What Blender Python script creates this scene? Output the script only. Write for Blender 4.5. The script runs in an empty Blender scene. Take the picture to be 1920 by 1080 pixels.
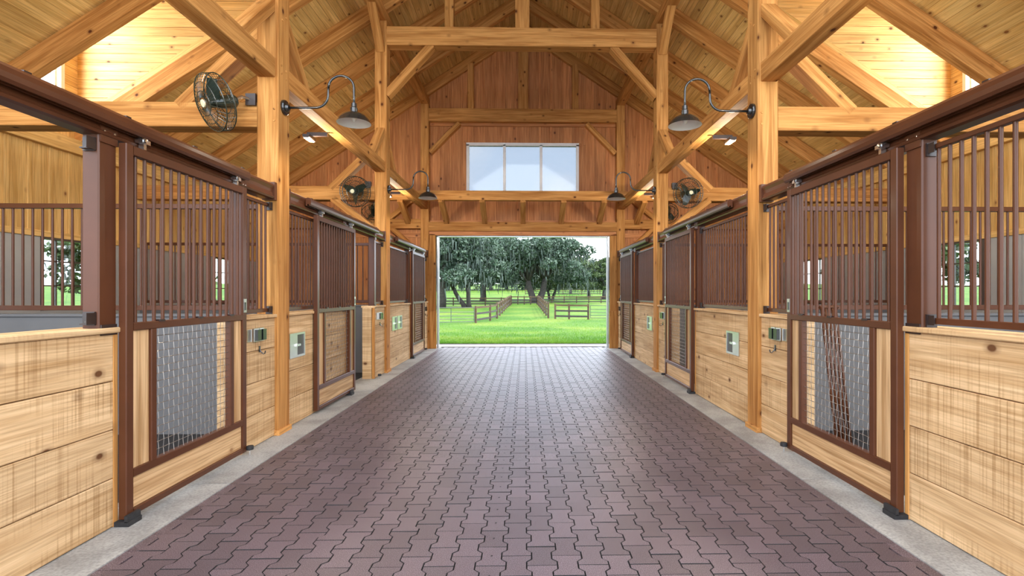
import bpy, math, random
import numpy as np
from mathutils import Vector, Matrix, Quaternion
random.seed(7)
rng = np.random.default_rng(7)
SC = bpy.context.scene
COL = SC.collection
R = math.radians

# ------------------------------------------------------------------ camera
F_PX = 950.0
YAW = 0.021
cam_d = bpy.data.cameras.new('camera')
cam = bpy.data.objects.new('camera', cam_d)
COL.objects.link(cam)
cam.location = (0.045, 0.0, 1.45)
cam.rotation_euler = (R(90), 0, -YAW)
cam_d.sensor_width = 36.0
cam_d.lens = 36.0 * F_PX / 1920.0
cam_d.shift_x = -44.0 / 1920.0
cam_d.shift_y = 10.0 / 1920.0
cam_d.clip_start = 0.05
cam_d.clip_end = 1500
SC.camera = cam

# ------------------------------------------------------------------ view, world, sun
SC.view_settings.view_transform = 'Standard'
SC.view_settings.look = 'None'
SC.view_settings.gamma = 1.0
SC.view_settings.use_curve_mapping = False
SC.view_settings.exposure = 2.52
SC.cycles.max_bounces = 10
SC.cycles.diffuse_bounces = 7
SC.cycles.glossy_bounces = 4
SC.cycles.transparent_max_bounces = 12
SC.cycles.use_denoising = True
SC.cycles.sample_clamp_indirect = 4.0
SC.cycles.caustics_reflective = False
SC.cycles.caustics_refractive = False

world = bpy.data.worlds.new('sky')
SC.world = world
world.use_nodes = True
wn = world.node_tree
wn.nodes.clear()
w_out = wn.nodes.new('ShaderNodeOutputWorld')
w_bg = wn.nodes.new('ShaderNodeBackground')
w_tc = wn.nodes.new('ShaderNodeTexCoord')
w_no = wn.nodes.new('ShaderNodeTexNoise')
w_no.inputs['Scale'].default_value = 2.6
w_no.inputs['Detail'].default_value = 6
w_rp = wn.nodes.new('ShaderNodeValToRGB')
w_rp.color_ramp.elements[0].position = 0.38
w_rp.color_ramp.elements[0].color = (0.60, 0.74, 0.95, 1)
w_rp.color_ramp.elements[1].position = 0.56
w_rp.color_ramp.elements[1].color = (0.92, 0.94, 0.98, 1)
wn.links.new(w_tc.outputs['Generated'], w_no.inputs['Vector'])
wn.links.new(w_no.outputs['Fac'], w_rp.inputs['Fac'])
wn.links.new(w_rp.outputs['Color'], w_bg.inputs['Color'])
w_bg.inputs['Strength'].default_value = 1.0
wn.links.new(w_bg.outputs['Background'], w_out.inputs['Surface'])

sun_d = bpy.data.lights.new('sun', 'SUN')
sun_d.energy = 1.0
sun_d.angle = R(8)
sun_d.color = (1.0, 0.95, 0.86)
sun = bpy.data.objects.new('sun', sun_d)
COL.objects.link(sun)
sun.rotation_euler = Vector((-0.90, -0.10, -1.1)).to_track_quat('-Z', 'Y').to_euler()

# ------------------------------------------------------------------ layout constants (metres)
F1, F2, F3 = 5.21, 9.25, 13.29          # near faces of the three timber frames
POST_D, POST_W = 0.25, 0.215            # post size along and across the aisle
AX = 2.465                              # aisle face of the timber posts
FRONT = 2.50                            # aisle face of the stall boards
OUT = 6.95                              # inner face of the outer walls
APEX, PITCH, RAF_V = 8.33, 0.66, 0.32  # rafter underside at ridge, slope, vertical depth
RAFTERS = [13.40 - 1.345 * k for k in range(9)]
RAFTERS[5] -= 0.13                      # trimmer on the near side of the dormer
ROOF_Y0 = 1.20
WALL_Y0 = 0.25
END_Y = 13.50
DORMERS = [(RAFTERS[5] + 0.15, RAFTERS[4]), (RAFTERS[8] + 0.15, RAFTERS[7])]    # roof dormers; the nearest pair is unseen, added to let in light
DCEIL = 6.45
def roof_h(x): return APEX - PITCH * abs(x)

# area lamps added outside the dormer windows to boost their daylight
DORMER_W = 22.0
for sd in (-1, 1):
    for (da, db) in DORMERS:
        ld = bpy.data.lights.new('dormer_boost_light', 'AREA')
        ld.shape = 'RECTANGLE'; ld.size = db - da - 0.45; ld.size_y = 1.9
        ld.energy = DORMER_W; ld.color = (0.97, 0.98, 1.0)
        lo = bpy.data.objects.new('dormer_boost_light', ld)
        COL.objects.link(lo)
        lo.location = (sd * (OUT + 0.07), (da + db) / 2, 5.2)
        lo.rotation_euler = Vector((-sd, 0, 0)).to_track_quat('-Z', 'Y').to_euler()

# ------------------------------------------------------------------ materials
def new_mat(name):
    m = bpy.data.materials.new(name); m.use_nodes = True
    nt = m.node_tree
    b = nt.nodes['Principled BSDF']
    return m, nt, b
def node(nt, t, **kw):
    n = nt.nodes.new(t)
    for k, v in kw.items(): setattr(n, k, v)
    return n
def ramp(nt, stops):
    n = nt.nodes.new('ShaderNodeValToRGB')
    e = n.color_ramp.elements
    while len(e) < len(stops): e.new(0.5)
    for el, (p, c) in zip(e, stops):
        el.position = p; el.color = (c[0], c[1], c[2], 1)
    return n
def mixc(nt, fac, a, b, mode='MIX'):
    n = nt.nodes.new('ShaderNodeMix'); n.data_type = 'RGBA'; n.blend_type = mode
    for sock, v in ((n.inputs[0], fac), (n.inputs[6], a), (n.inputs[7], b)):
        if hasattr(v, 'is_output'): nt.links.new(v, sock)
        elif isinstance(v, (int, float)): sock.default_value = v
        else: sock.default_value = (v[0], v[1], v[2], 1)
    return n.outputs[2]
def math_n(nt, op, a, b=None, c=None):
    n = nt.nodes.new('ShaderNodeMath'); n.operation = op
    for i, v in enumerate((a, b, c)):
        if v is None: continue
        if hasattr(v, 'is_output'): nt.links.new(v, n.inputs[i])
        else: n.inputs[i].default_value = v
    return n.outputs[0]

def wood(name, light, dark, knot, rough=0.55, saw=False, knots=1.0, vary=0.25, grain=1.0, spec=0.3):
    m, nt, b = new_mat(name)
    tc = node(nt, 'ShaderNodeTexCoord'); oi = node(nt, 'ShaderNodeObjectInfo')
    off = node(nt, 'ShaderNodeVectorMath', operation='SCALE')
    cmb = node(nt, 'ShaderNodeCombineXYZ')
    r1 = math_n(nt, 'MULTIPLY', oi.outputs['Random'], 41.0)
    r2 = math_n(nt, 'MULTIPLY', oi.outputs['Random'], 17.0)
    nt.links.new(r1, cmb.inputs[0]); nt.links.new(r2, cmb.inputs[1]); nt.links.new(r1, cmb.inputs[2])
    add = node(nt, 'ShaderNodeVectorMath', operation='ADD')
    nt.links.new(tc.outputs['Object'], add.inputs[0]); nt.links.new(cmb.outputs[0], add.inputs[1])
    def mapped(s):
        mp = node(nt, 'ShaderNodeVectorMath', operation='MULTIPLY')
        nt.links.new(add.outputs[0], mp.inputs[0]); mp.inputs[1].default_value = s
        return mp.outputs[0]
    n1 = node(nt, 'ShaderNodeTexNoise'); n1.inputs['Scale'].default_value = 1.0; n1.inputs['Detail'].default_value = 5; n1.inputs['Distortion'].default_value = 0.6
    nt.links.new(mapped((0.9, 16 * grain, 16 * grain)), n1.inputs['Vector'])
    n2 = node(nt, 'ShaderNodeTexNoise'); n2.inputs['Scale'].default_value = 1.0; n2.inputs['Detail'].default_value = 3
    nt.links.new(mapped((2.5, 90, 90)), n2.inputs['Vector'])
    n3 = node(nt, 'ShaderNodeTexNoise'); n3.inputs['Scale'].default_value = 1.0; n3.inputs['Detail'].default_value = 2
    nt.links.new(mapped((0.7, 2.5, 2.5)), n3.inputs['Vector'])
    mid = tuple((l + d) / 2 for l, d in zip(light, dark))
    rp = ramp(nt, [(0.30, dark), (0.47, mid), (0.62, light)])
    nt.links.new(n1.outputs['Fac'], rp.inputs['Fac'])
    fine = ramp(nt, [(0.32, (0.70, 0.66, 0.60)), (0.58, (1.06, 1.06, 1.06))])
    nt.links.new(n2.outputs['Fac'], fine.inputs['Fac'])
    c = mixc(nt, 0.8, rp.outputs['Color'], fine.outputs['Color'], 'MULTIPLY')
    big = ramp(nt, [(0.3, (0.82, 0.78, 0.72)), (0.7, (1.1, 1.1, 1.1))])
    nt.links.new(n3.outputs['Fac'], big.inputs['Fac'])
    c = mixc(nt, 0.7, c, big.outputs['Color'], 'MULTIPLY')
    # knots
    vo = node(nt, 'ShaderNodeTexVoronoi'); vo.inputs['Scale'].default_value = 1.0
    nt.links.new(mapped((3.6, 5.0, 5.0)), vo.inputs['Vector'])
    sepc = node(nt, 'ShaderNodeSeparateColor'); nt.links.new(vo.outputs['Color'], sepc.inputs[0])
    pick = math_n(nt, 'GREATER_THAN', sepc.outputs[0], 1.0 - 0.9 * knots)
    kr = ramp(nt, [(0.075, (1, 1, 1)), (0.115, (0.38, 0.38, 0.38)), (0.22, (0, 0, 0))])
    nt.links.new(vo.outputs['Distance'], kr.inputs['Fac'])
    kf = math_n(nt, 'MULTIPLY', kr.outputs['Color'], pick)
    c = mixc(nt, kf, c, knot)
    if saw:
        sx = node(nt, 'ShaderNodeTexNoise'); sx.inputs['Scale'].default_value = 1.0; sx.inputs['Detail'].default_value = 3
        nt.links.new(mapped((70, 0.35, 0.6)), sx.inputs['Vector'])
        s2 = ramp(nt, [(0.36, (0.60, 0.52, 0.42)), (0.50, (1.0, 1.0, 1.0))])
        nt.links.new(sx.outputs['Fac'], s2.inputs['Fac'])
        pa = node(nt, 'ShaderNodeTexNoise'); pa.inputs['Scale'].default_value = 1.0
        nt.links.new(mapped((1.6, 3.0, 3.0)), pa.inputs['Vector'])
        pr = ramp(nt, [(0.42, (0, 0, 0)), (0.6, (0.75, 0.75, 0.75))]); nt.links.new(pa.outputs['Fac'], pr.inputs['Fac'])
        c = mixc(nt, pr.outputs['Color'], c, mixc(nt, 1.0, c, s2.outputs['Color'], 'MULTIPLY'))
    hsv = node(nt, 'ShaderNodeHueSaturation')
    nt.links.new(c, hsv.inputs['Color'])
    v = math_n(nt, 'MULTIPLY_ADD', oi.outputs['Random'], vary, 1.0 - vary * 0.5)
    nt.links.new(v, hsv.inputs['Value'])
    nt.links.new(hsv.outputs['Color'], b.inputs['Base Color'])
    b.inputs['Roughness'].default_value = rough
    b.inputs['Specular IOR Level'].default_value = spec
    bp = node(nt, 'ShaderNodeBump'); bp.inputs['Strength'].default_value = 0.18; bp.inputs['Distance'].default_value = 0.01
    nt.links.new(n2.outputs['Fac'], bp.inputs['Height']); nt.links.new(bp.outputs[0], b.inputs['Normal'])
    return m

def plain(name, col, rough=0.5, metal=0.0, coat=0.0, noise=0.12, nscale=8.0, spec=0.5):
    m, nt, b = new_mat(name)
    tc = node(nt, 'ShaderNodeTexCoord')
    n = node(nt, 'ShaderNodeTexNoise'); n.inputs['Scale'].default_value = nscale; n.inputs['Detail'].default_value = 5
    nt.links.new(tc.outputs['Object'], n.inputs['Vector'])
    lo = tuple(c * (1 - noise) for c in col); hi = tuple(min(1, c * (1 + noise)) for c in col)
    rp = ramp(nt, [(0.3, lo), (0.7, hi)]); nt.links.new(n.outputs['Fac'], rp.inputs['Fac'])
    nt.links.new(rp.outputs['Color'], b.inputs['Base Color'])
    b.inputs['Roughness'].default_value = rough; b.inputs['Metallic'].default_value = metal
    b.inputs['Coat Weight'].default_value = coat; b.inputs['Coat Roughness'].default_value = 0.12
    b.inputs['Specular IOR Level'].default_value = spec
    return m

M = {}
M['timber'] = wood('timber', (0.60, 0.305, 0.098), (0.36, 0.148, 0.036), (0.085, 0.024, 0.007), rough=0.72, knots=0.8, spec=0.14)
M['ceil'] = wood('ceiling_pine', (0.80, 0.56, 0.225), (0.62, 0.38, 0.12), (0.20, 0.08, 0.02), rough=0.6, knots=0.9, vary=0.22)
M['cheek'] = wood('dormer_pine', (0.78, 0.52, 0.22), (0.62, 0.37, 0.13), (0.12, 0.045, 0.015), rough=0.55, knots=1.0, vary=0.2)
M['board'] = wood('end_wall_pine', (0.62, 0.275, 0.10), (0.43, 0.160, 0.05), (0.12, 0.035, 0.012), rough=0.55, knots=0.35, vary=0.22)
M['side_board'] = wood('side_wall_pine', (0.76, 0.50, 0.19), (0.58, 0.34, 0.10), (0.24, 0.10, 0.03), rough=0.6, knots=0.4, vary=0.16)
M['stall'] = wood('stall_board', (0.70, 0.495, 0.285), (0.49, 0.305, 0.145), (0.13, 0.055, 0.022), rough=0.7, saw=True, knots=0.5, vary=0.12, spec=0.2)
M['oak'] = wood('door_panel_oak', (0.66, 0.45, 0.25), (0.40, 0.23, 0.10), (0.3, 0.16, 0.07), rough=0.6, knots=0.1, grain=2.0)
M['steel'] = plain('brown_painted_steel', (0.088, 0.030, 0.013), rough=0.34, coat=0.08, noise=0.15, nscale=3, spec=0.28)
M['steel_dark'] = plain('dark_bracket_steel', (0.025, 0.014, 0.012), rough=0.4, coat=0.2)
M['black'] = plain('black_enamel', (0.012, 0.013, 0.013), rough=0.22, coat=0.7, noise=0.2)
M['rubber'] = plain('black_rubber', (0.018, 0.018, 0.02), rough=0.7, noise=0.3, nscale=30)
M['white'] = plain('white_enamel', (0.82, 0.82, 0.78), rough=0.35, noise=0.03)
M['chrome'] = plain('bright_zinc', (0.75, 0.76, 0.76), rough=0.25, metal=1.0, noise=0.05)
M['stainless'] = plain('stainless_steel', (0.62, 0.62, 0.60), rough=0.28, metal=1.0, noise=0.06)
M['wire'] = plain('galvanised_wire', (0.34, 0.31, 0.28), rough=0.35, metal=0.8, noise=0.1)
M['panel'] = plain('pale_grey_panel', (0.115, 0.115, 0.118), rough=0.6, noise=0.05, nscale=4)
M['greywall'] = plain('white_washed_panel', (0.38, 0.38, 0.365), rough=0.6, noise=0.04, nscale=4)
M['winframe'] = plain('bronze_window_frame', (0.07, 0.05, 0.04), rough=0.4)
M['whiteframe'] = plain('white_window_frame', (0.80, 0.80, 0.78), rough=0.4, noise=0.03)
M['alu'] = plain('grey_metal_jamb', (0.45, 0.47, 0.50), rough=0.35, metal=0.6)
M['fan_metal'] = plain('fan_dark_green', (0.015, 0.025, 0.018), rough=0.3, coat=0.5)
M['badge'] = plain('fan_badge', (0.62, 0.63, 0.45), rough=0.35, noise=0.05)
M['roofing'] = plain('roof_deck', (0.2, 0.2, 0.2), rough=0.8)
M['fence_post'] = wood('weathered_fence_post', (0.115, 0.08, 0.05), (0.07, 0.045, 0.028), (0.04, 0.025, 0.015), rough=0.8, knots=0.2)
M['fence_board'] = plain('dark_fence_board', (0.035, 0.028, 0.026), rough=0.7, noise=0.3)
M['gate_steel'] = plain('dark_gate_steel', (0.05, 0.06, 0.06), rough=0.5)
M['bark'] = plain('oak_bark', (0.04, 0.036, 0.032), rough=0.9, noise=0.4, nscale=5)

def concrete():
    m, nt, b = new_mat('curb_concrete')
    tc = node(nt, 'ShaderNodeTexCoord')
    n = node(nt, 'ShaderNodeTexNoise'); n.inputs['Scale'].default_value = 3.0; n.inputs['Detail'].default_value = 8
    nt.links.new(tc.outputs['Object'], n.inputs['Vector'])
    n2 = node(nt, 'ShaderNodeTexNoise'); n2.inputs['Scale'].default_value = 60.0; n2.inputs['Detail'].default_value = 4
    nt.links.new(tc.outputs['Object'], n2.inputs['Vector'])
    rp = ramp(nt, [(0.35, (0.25, 0.245, 0.235)), (0.6, (0.40, 0.40, 0.385))]); nt.links.new(n.outputs['Fac'], rp.inputs['Fac'])
    r2 = ramp(nt, [(0.35, (0.75, 0.75, 0.75)), (0.6, (1.05, 1.05, 1.05))]); nt.links.new(n2.outputs['Fac'], r2.inputs['Fac'])
    nt.links.new(mixc(nt, 1.0, rp.outputs['Color'], r2.outputs['Color'], 'MULTIPLY'), b.inputs['Base Color'])
    b.inputs['Roughness'].default_value = 0.65
    return m
M['concrete'] = concrete()

def paver_mat(name, attr):
    m, nt, b = new_mat(name)
    tc = node(nt, 'ShaderNodeTexCoord')
    n = node(nt, 'ShaderNodeTexNoise'); n.inputs['Scale'].default_value = 260.0; n.inputs['Detail'].default_value = 2
    nt.links.new(tc.outputs['Object'], n.inputs['Vector'])
    rp = ramp(nt, [(0.32, (0.028, 0.016, 0.019)), (0.5, (0.076, 0.050, 0.061)), (0.68, (0.25, 0.21, 0.24))])
    nt.links.new(n.outputs['Fac'], rp.inputs['Fac'])
    if attr:
        at = node(nt, 'ShaderNodeAttribute'); at.attribute_name = 'tone'; src = at.outputs['Fac']
    else:
        oi = node(nt, 'ShaderNodeObjectInfo'); src = oi.outputs['Random']
    v = math_n(nt, 'MULTIPLY_ADD', src, 0.42, 0.79)
    hsv = node(nt, 'ShaderNodeHueSaturation'); nt.links.new(rp.outputs['Color'], hsv.inputs['Color']); nt.links.new(v, hsv.inputs['Value'])
    nt.links.new(hsv.outputs['Color'], b.inputs['Base Color'])
    b.inputs['Roughness'].default_value = 0.42
    b.inputs['Specular IOR Level'].default_value = 0.75
    bp = node(nt, 'ShaderNodeBump'); bp.inputs['Strength'].default_value = 0.25; bp.inputs['Distance'].default_value = 0.004
    nt.links.new(n.outputs['Fac'], bp.inputs['Height']); nt.links.new(bp.outputs[0], b.inputs['Normal'])
    return m
M['paver'] = paver_mat('rubber_paver', False)
M['paver_many'] = paver_mat('rubber_paver_field', True)

def glass_mat(name, tint, gloss, milk=0.0):
    m, nt, b = new_mat(name)
    out = nt.nodes['Material Output']
    tr = node(nt, 'ShaderNodeBsdfTransparent'); tr.inputs[0].default_value = (*tint, 1)
    gl = node(nt, 'ShaderNodeBsdfGlossy'); gl.inputs['Roughness'].default_value = 0.05
    mx = node(nt, 'ShaderNodeMixShader'); mx.inputs[0].default_value = gloss
    nt.links.new(tr.outputs[0], mx.inputs[1]); nt.links.new(gl.outputs[0], mx.inputs[2])
    last = mx.outputs[0]
    if milk:
        tl = node(nt, 'ShaderNodeBsdfTranslucent'); tl.inputs[0].default_value = (0.8, 0.82, 0.85, 1)
        m2 = node(nt, 'ShaderNodeMixShader'); m2.inputs[0].default_value = milk
        nt.links.new(last, m2.inputs[1]); nt.links.new(tl.outputs[0], m2.inputs[2]); last = m2.outputs[0]
    nt.links.new(last, out.inputs['Surface'])
    return m
M['glass'] = glass_mat('window_glass', (0.92, 0.96, 0.95), 0.06)
M['milk'] = glass_mat('frosted_glass', (0.40, 0.405, 0.41), 0.04, 0.05)

def grass_mat(name, blade):
    m, nt, b = new_mat(name)
    tc = node(nt, 'ShaderNodeTexCoord'); geo = node(nt, 'ShaderNodeNewGeometry')
    n = node(nt, 'ShaderNodeTexNoise'); n.inputs['Scale'].default_value = 0.22; n.inputs['Detail'].default_value = 5
    n2 = node(nt, 'ShaderNodeTexNoise'); n2.inputs['Scale'].default_value = 5.0; n2.inputs['Detail'].default_value = 6
    nt.links.new(geo.outputs['Position'], n.inputs['Vector']); nt.links.new(geo.outputs['Position'], n2.inputs['Vector'])
    rp = ramp(nt, [(0.38, (0.046, 0.112, 0.014)), (0.5, (0.070, 0.138, 0.018)), (0.62, (0.110, 0.160, 0.026))])
    nt.links.new(n.outputs['Fac'], rp.inputs['Fac'])
    r2 = ramp(nt, [(0.3, (0.65, 0.7, 0.6)), (0.65, (1.15, 1.15, 1.1))]); nt.links.new(n2.outputs['Fac'], r2.inputs['Fac'])
    nt.links.new(mixc(nt, 1.0, rp.outputs['Color'], r2.outputs['Color'], 'MULTIPLY'), b.inputs['Base Color'])
    b.inputs['Roughness'].default_value = 0.8; b.inputs['Specular IOR Level'].default_value = 0.1
    if blade:      # thin leaves let light through
        tl = node(nt, 'ShaderNodeBsdfTranslucent'); mx = node(nt, 'ShaderNodeMixShader'); mx.inputs[0].default_value = 0.5
        hs = node(nt, 'ShaderNodeHueSaturation'); hs.inputs['Value'].default_value = 2.0
        src = b.inputs['Base Color'].links[0].from_socket
        nt.links.new(src, hs.inputs['Color']); nt.links.new(hs.outputs[0], tl.inputs[0]); nt.links.new(hs.outputs[0], b.inputs['Base Color'])
        nt.links.new(b.outputs[0], mx.inputs[1]); nt.links.new(tl.outputs[0], mx.inputs[2])
        nt.links.new(mx.outputs[0], nt.nodes['Material Output'].inputs['Surface'])
    return m
M['grass'] = grass_mat('lawn', False)
M['blade'] = grass_mat('grass_blade', True)
def leaf_mat(name, a, c):
    m, nt, b = new_mat(name)
    geo = node(nt, 'ShaderNodeNewGeometry')
    rp = ramp(nt, [(0.0, a), (1.0, c)]); nt.links.new(geo.outputs['Random Per Island'], rp.inputs['Fac'])
    nt.links.new(rp.outputs['Color'], b.inputs['Base Color'])
    b.inputs['Roughness'].default_value = 0.7
    b.inputs['Specular IOR Level'].default_value = 0.2
    return m
M['leaf_teal'] = leaf_mat('oak_leaf_grey_green', (0.036, 0.070, 0.046), (0.115, 0.160, 0.120))
M['leaf_green'] = leaf_mat('oak_leaf_green', (0.036, 0.066, 0.024), (0.10, 0.14, 0.055))
M['moss'] = leaf_mat('spanish_moss', (0.055, 0.080, 0.070), (0.115, 0.145, 0.13))
M['soil'] = plain('soil', (0.035, 0.027, 0.021), rough=0.9, noise=0.5, nscale=14)

# ------------------------------------------------------------------ builders
WORLD = {}
def wloc(o): return WORLD.get(o.name, Vector((0, 0, 0)))
def link(o, parent, loc, quat=None):
    COL.objects.link(o)
    loc = Vector(loc)
    WORLD[o.name] = loc
    if parent is not None:
        o.parent = parent
        o.location = loc - wloc(parent)
    else:
        o.location = loc
    if quat is not None:
        o.rotation_mode = 'QUATERNION'; o.rotation_quaternion = quat
    return o
def tag(o, label=None, cat=None, group=None, kind=None):
    if label: o['label'] = label
    if cat: o['category'] = cat
    if group: o['group'] = group
    if kind: o['kind'] = kind
    return o
def empty(name, loc, label=None, cat=None, group=None, kind=None):
    o = bpy.data.objects.new(name, None)
    o.empty_display_size = 0.1
    link(o, None, loc)
    return tag(o, label, cat, group, kind)

class MB:
    def __init__(s): s.v = []; s.f = []
    def raw(s, vs, fs):
        b = len(s.v); s.v += [tuple(p) for p in vs]; s.f += [tuple(i + b for i in f) for f in fs]; return s
    def box(s, x0, x1, y0, y1, z0, z1):
        x0, x1 = sorted((x0, x1)); y0, y1 = sorted((y0, y1)); z0, z1 = sorted((z0, z1))
        return s.raw([(x0,y0,z0),(x1,y0,z0),(x1,y1,z0),(x0,y1,z0),(x0,y0,z1),(x1,y0,z1),(x1,y1,z1),(x0,y1,z1)],
                     [(0,3,2,1),(4,5,6,7),(0,1,5,4),(1,2,6,5),(2,3,7,6),(3,0,4,7)])
    def tube(s, path, r, n=8, caps=True):
        P = [Vector(p) for p in path]
        rs = r if isinstance(r, (list, tuple)) else [r] * len(P)
        rings = []; up = None
        for i, p in enumerate(P):
            t = (P[min(i + 1, len(P) - 1)] - P[max(i - 1, 0)]).normalized()
            if up is None:
                up = Vector((0, 0, 1)) if abs(t.z) < 0.9 else Vector((1, 0, 0))
            a = t.cross(up).normalized(); up = a.cross(t).normalized()
            rings.append([p + (a * math.cos(2 * math.pi * k / n) + up * math.sin(2 * math.pi * k / n)) * rs[i] for k in range(n)])
        vs = [q for ring in rings for q in ring]; fs = []
        for i in range(len(P) - 1):
            for k in range(n):
                k2 = (k + 1) % n
                fs.append((i*n+k, i*n+k2, (i+1)*n+k2, (i+1)*n+k))
        if caps:
            fs.append(tuple(range(n - 1, -1, -1))); fs.append(tuple((len(P)-1)*n + k for k in range(n)))
        return s.raw(vs, fs)
    def lathe(s, prof, origin=(0,0,0), axis='Z', n=20, caps=False):
        o = Vector(origin); vs = []; fs = []
        for (r, h) in prof:
            for k in range(n):
                a = 2 * math.pi * k / n
                c, d = r * math.cos(a), r * math.sin(a)
                p = (c, d, h) if axis == 'Z' else ((h, c, d) if axis == 'X' else (c, h, d))
                vs.append(o + Vector(p))
        for i in range(len(prof) - 1):
            for k in range(n):
                k2 = (k + 1) % n
                fs.append((i*n+k, i*n+k2, (i+1)*n+k2, (i+1)*n+k))
        if caps:
            fs.append(tuple(range(n))); fs.append(tuple((len(prof)-1)*n + k for k in range(n)))
        return s.raw(vs, fs)
    def prism(s, poly, y0, y1):      # poly in (x, z), swept along y
        n = len(poly)
        vs = [(x, y0, z) for x, z in poly] + [(x, y1, z) for x, z in poly]
        fs = [(i, (i+1) % n, n + (i+1) % n, n + i) for i in range(n)]
        fs += [tuple(range(n - 1, -1, -1)), tuple(range(n, 2 * n))]
        return s.raw(vs, fs)
    def xform(s, mat):
        s.v = [tuple(mat @ Vector(p)) for p in s.v]; return s
    def mesh(s, name, mat, origin=(0,0,0), smooth=False):
        o = Vector(origin)
        me = bpy.data.meshes.new(name)
        me.from_pydata([(p[0]-o.x, p[1]-o.y, p[2]-o.z) for p in s.v], [], s.f)
        if mat: me.materials.append(M[mat])
        if smooth: me.polygons.foreach_set('use_smooth', [True] * len(me.polygons))
        me.update()
        return me
    def build(s, name, mat, parent=None, origin=None, smooth=False):
        if origin is None:
            a = np.array(s.v); origin = (a.min(0) + a.max(0)) / 2
        origin = Vector([float(c) for c in origin])
        o = bpy.data.objects.new(name, s.mesh(name, mat, origin, smooth))
        return link(o, parent, origin)

def fix_normals(o):
    import bmesh
    bm = bmesh.new(); bm.from_mesh(o.data); bmesh.ops.recalc_face_normals(bm, faces=bm.faces); bm.to_mesh(o.data); bm.free()
    return o

_cache = {}
def beam_mesh(L, w, h, ch, mat):
    key = (round(L, 4), round(w, 4), round(h, 4), ch, mat)
    if key in _cache: return _cache[key]
    a, b, c = w / 2, h / 2, ch
    if c <= 0:
        me = MB().box(-L/2, L/2, -a, a, -b, b).mesh('beam', mat)
    else:
        prof = [(-a + c, -b), (a - c, -b), (a, -b + c), (a, b - c), (a - c, b), (-a + c, b), (-a, b - c), (-a, -b + c)]
        vs = [(-L/2, y, z) for y, z in prof] + [(L/2, y, z) for y, z in prof]
        fs = [(i, (i+1) % 8, 8 + (i+1) % 8, 8 + i) for i in range(8)]
        fs += [tuple(range(7, -1, -1)), tuple(range(8, 16))]
        me = MB().raw(vs, fs).mesh('beam', mat)
    _cache[key] = me
    return me
def beam(name, p0, p1, w, h, mat='timber', parent=None, up=(0,0,1), ch=0.006):
    """A length of squared timber from p0 to p1; grain follows local X. w across, h along 'up'."""
    p0, p1 = Vector(p0), Vector(p1)
    d = p1 - p0; L = d.length; x = d.normalized(); upv = Vector(up)
    y = upv.cross(x)
    if y.length < 1e-4: y = Vector((0, 1, 0)).cross(x)
    y.normalize(); z = x.cross(y)
    q = Matrix((x, y, z)).transposed().to_quaternion()
    o = bpy.data.objects.new(name, beam_mesh(L, w, h, ch, mat))
    return link(o, parent, (p0 + p1) / 2, q)
def ybeam(name, x0, x1, y0, y1, z0, z1, mat='timber', parent=None, ch=0.004):
    x0, x1 = sorted((x0, x1)); cx, cz = (x0 + x1) / 2, (z0 + z1) / 2
    return beam(name, (cx, y0, cz), (cx, y1, cz), x1 - x0, z1 - z0, mat, parent, ch=ch)
def zbeam(name, x0, x1, y0, y1, z0, z1, mat='timber', parent=None, ch=0.004):
    x0, x1 = sorted((x0, x1)); cx, cy = (x0 + x1) / 2, (y0 + y1) / 2
    return beam(name, (cx, cy, z0), (cx, cy, z1), x1 - x0, y1 - y0, mat, parent, up=(0, 1, 0), ch=ch)
def xbeam(name, x0, x1, y0, y1, z0, z1, mat='timber', parent=None, ch=0.004):
    x0, x1 = sorted((x0, x1)); cy, cz = (y0 + y1) / 2, (z0 + z1) / 2
    return beam(name, (x0, cy, cz), (x1, cy, cz), y1 - y0, z1 - z0, mat, parent, ch=ch)
def inst(name, me, loc, parent=None, quat=None):
    return link(bpy.data.objects.new(name, me), parent, loc, quat)
def boxp(name, mat, parent, *a):
    return MB().box(*a).build(name, mat, parent)

SIDE = {-1: 'left', 1: 'right'}
BAY = {1: 'nearest', 2: 'middle', 3: 'farthest'}
FR = {1: F1, 2: F2, 3: F3}

# ------------------------------------------------------------------ floor
floor = MB().box(-2.2, 2.2, 0.3, 13.72, -0.2, -0.014).build('floor', 'rubber')
tag(floor, 'dark purple-brown interlocking rubber pavers down the aisle', kind='structure')
PX, PL, HW, HN, T, G = 0.1375, 0.200, 0.0825, 0.055, 0.013, 0.0027
def paver_outline(sh):
    pts = []
    for sx in (1, -1):
        ys = [-0.1, -0.05 - T, -0.05 + T, 0.05 - T, 0.05 + T, 0.1]
        ws = [HW, HW, HN, HN, HW, HW]
        seq = list(zip(ws, ys))
        if sx == -1: seq = seq[::-1]
        for w_, y_ in seq:
            yy = y_ - math.copysign(sh, y_) if abs(abs(y_) - 0.1) < 1e-6 else y_
            pts.append((sx * (w_ - sh), yy))
    return pts
def paver_geo():
    o1, o2 = paver_outline(G), paver_outline(G + 0.0012)
    n = len(o1)
    vs = [(x, y, -0.014) for x, y in o1] + [(x, y, -0.0015) for x, y in o1] + [(x, y, 0.0) for x, y in o2]
    fs = []
    for k in range(2):
        fs += [(k*n+i, k*n+(i+1) % n, (k+1)*n+(i+1) % n, (k+1)*n+i) for i in range(n)]
    fs.append(tuple(range(2 * n, 3 * n)))
    return vs, fs
pv, pf = paver_geo()
paver_me = MB().raw(pv, pf).mesh('paver', 'paver')
n_side = len(pf) - 1
paver_me.materials.append(M['rubber'])      # gritty dark joint faces
paver_me.polygons.foreach_set('material_index', [1] * n_side + [0])
spots = []
ncol = 15
for c in range(-ncol, ncol + 1):
    for r_ in range(62):
        y = 1.5 + r_ * PL + (0.1 if c % 2 else 0.0)
        if y > 13.6: continue
        spots.append((c * PX, y))
spots.sort(key=lambda p: (abs(p[1] - 2.55) > 0.0 and p[1] < 2.45, p[1]))
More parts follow.
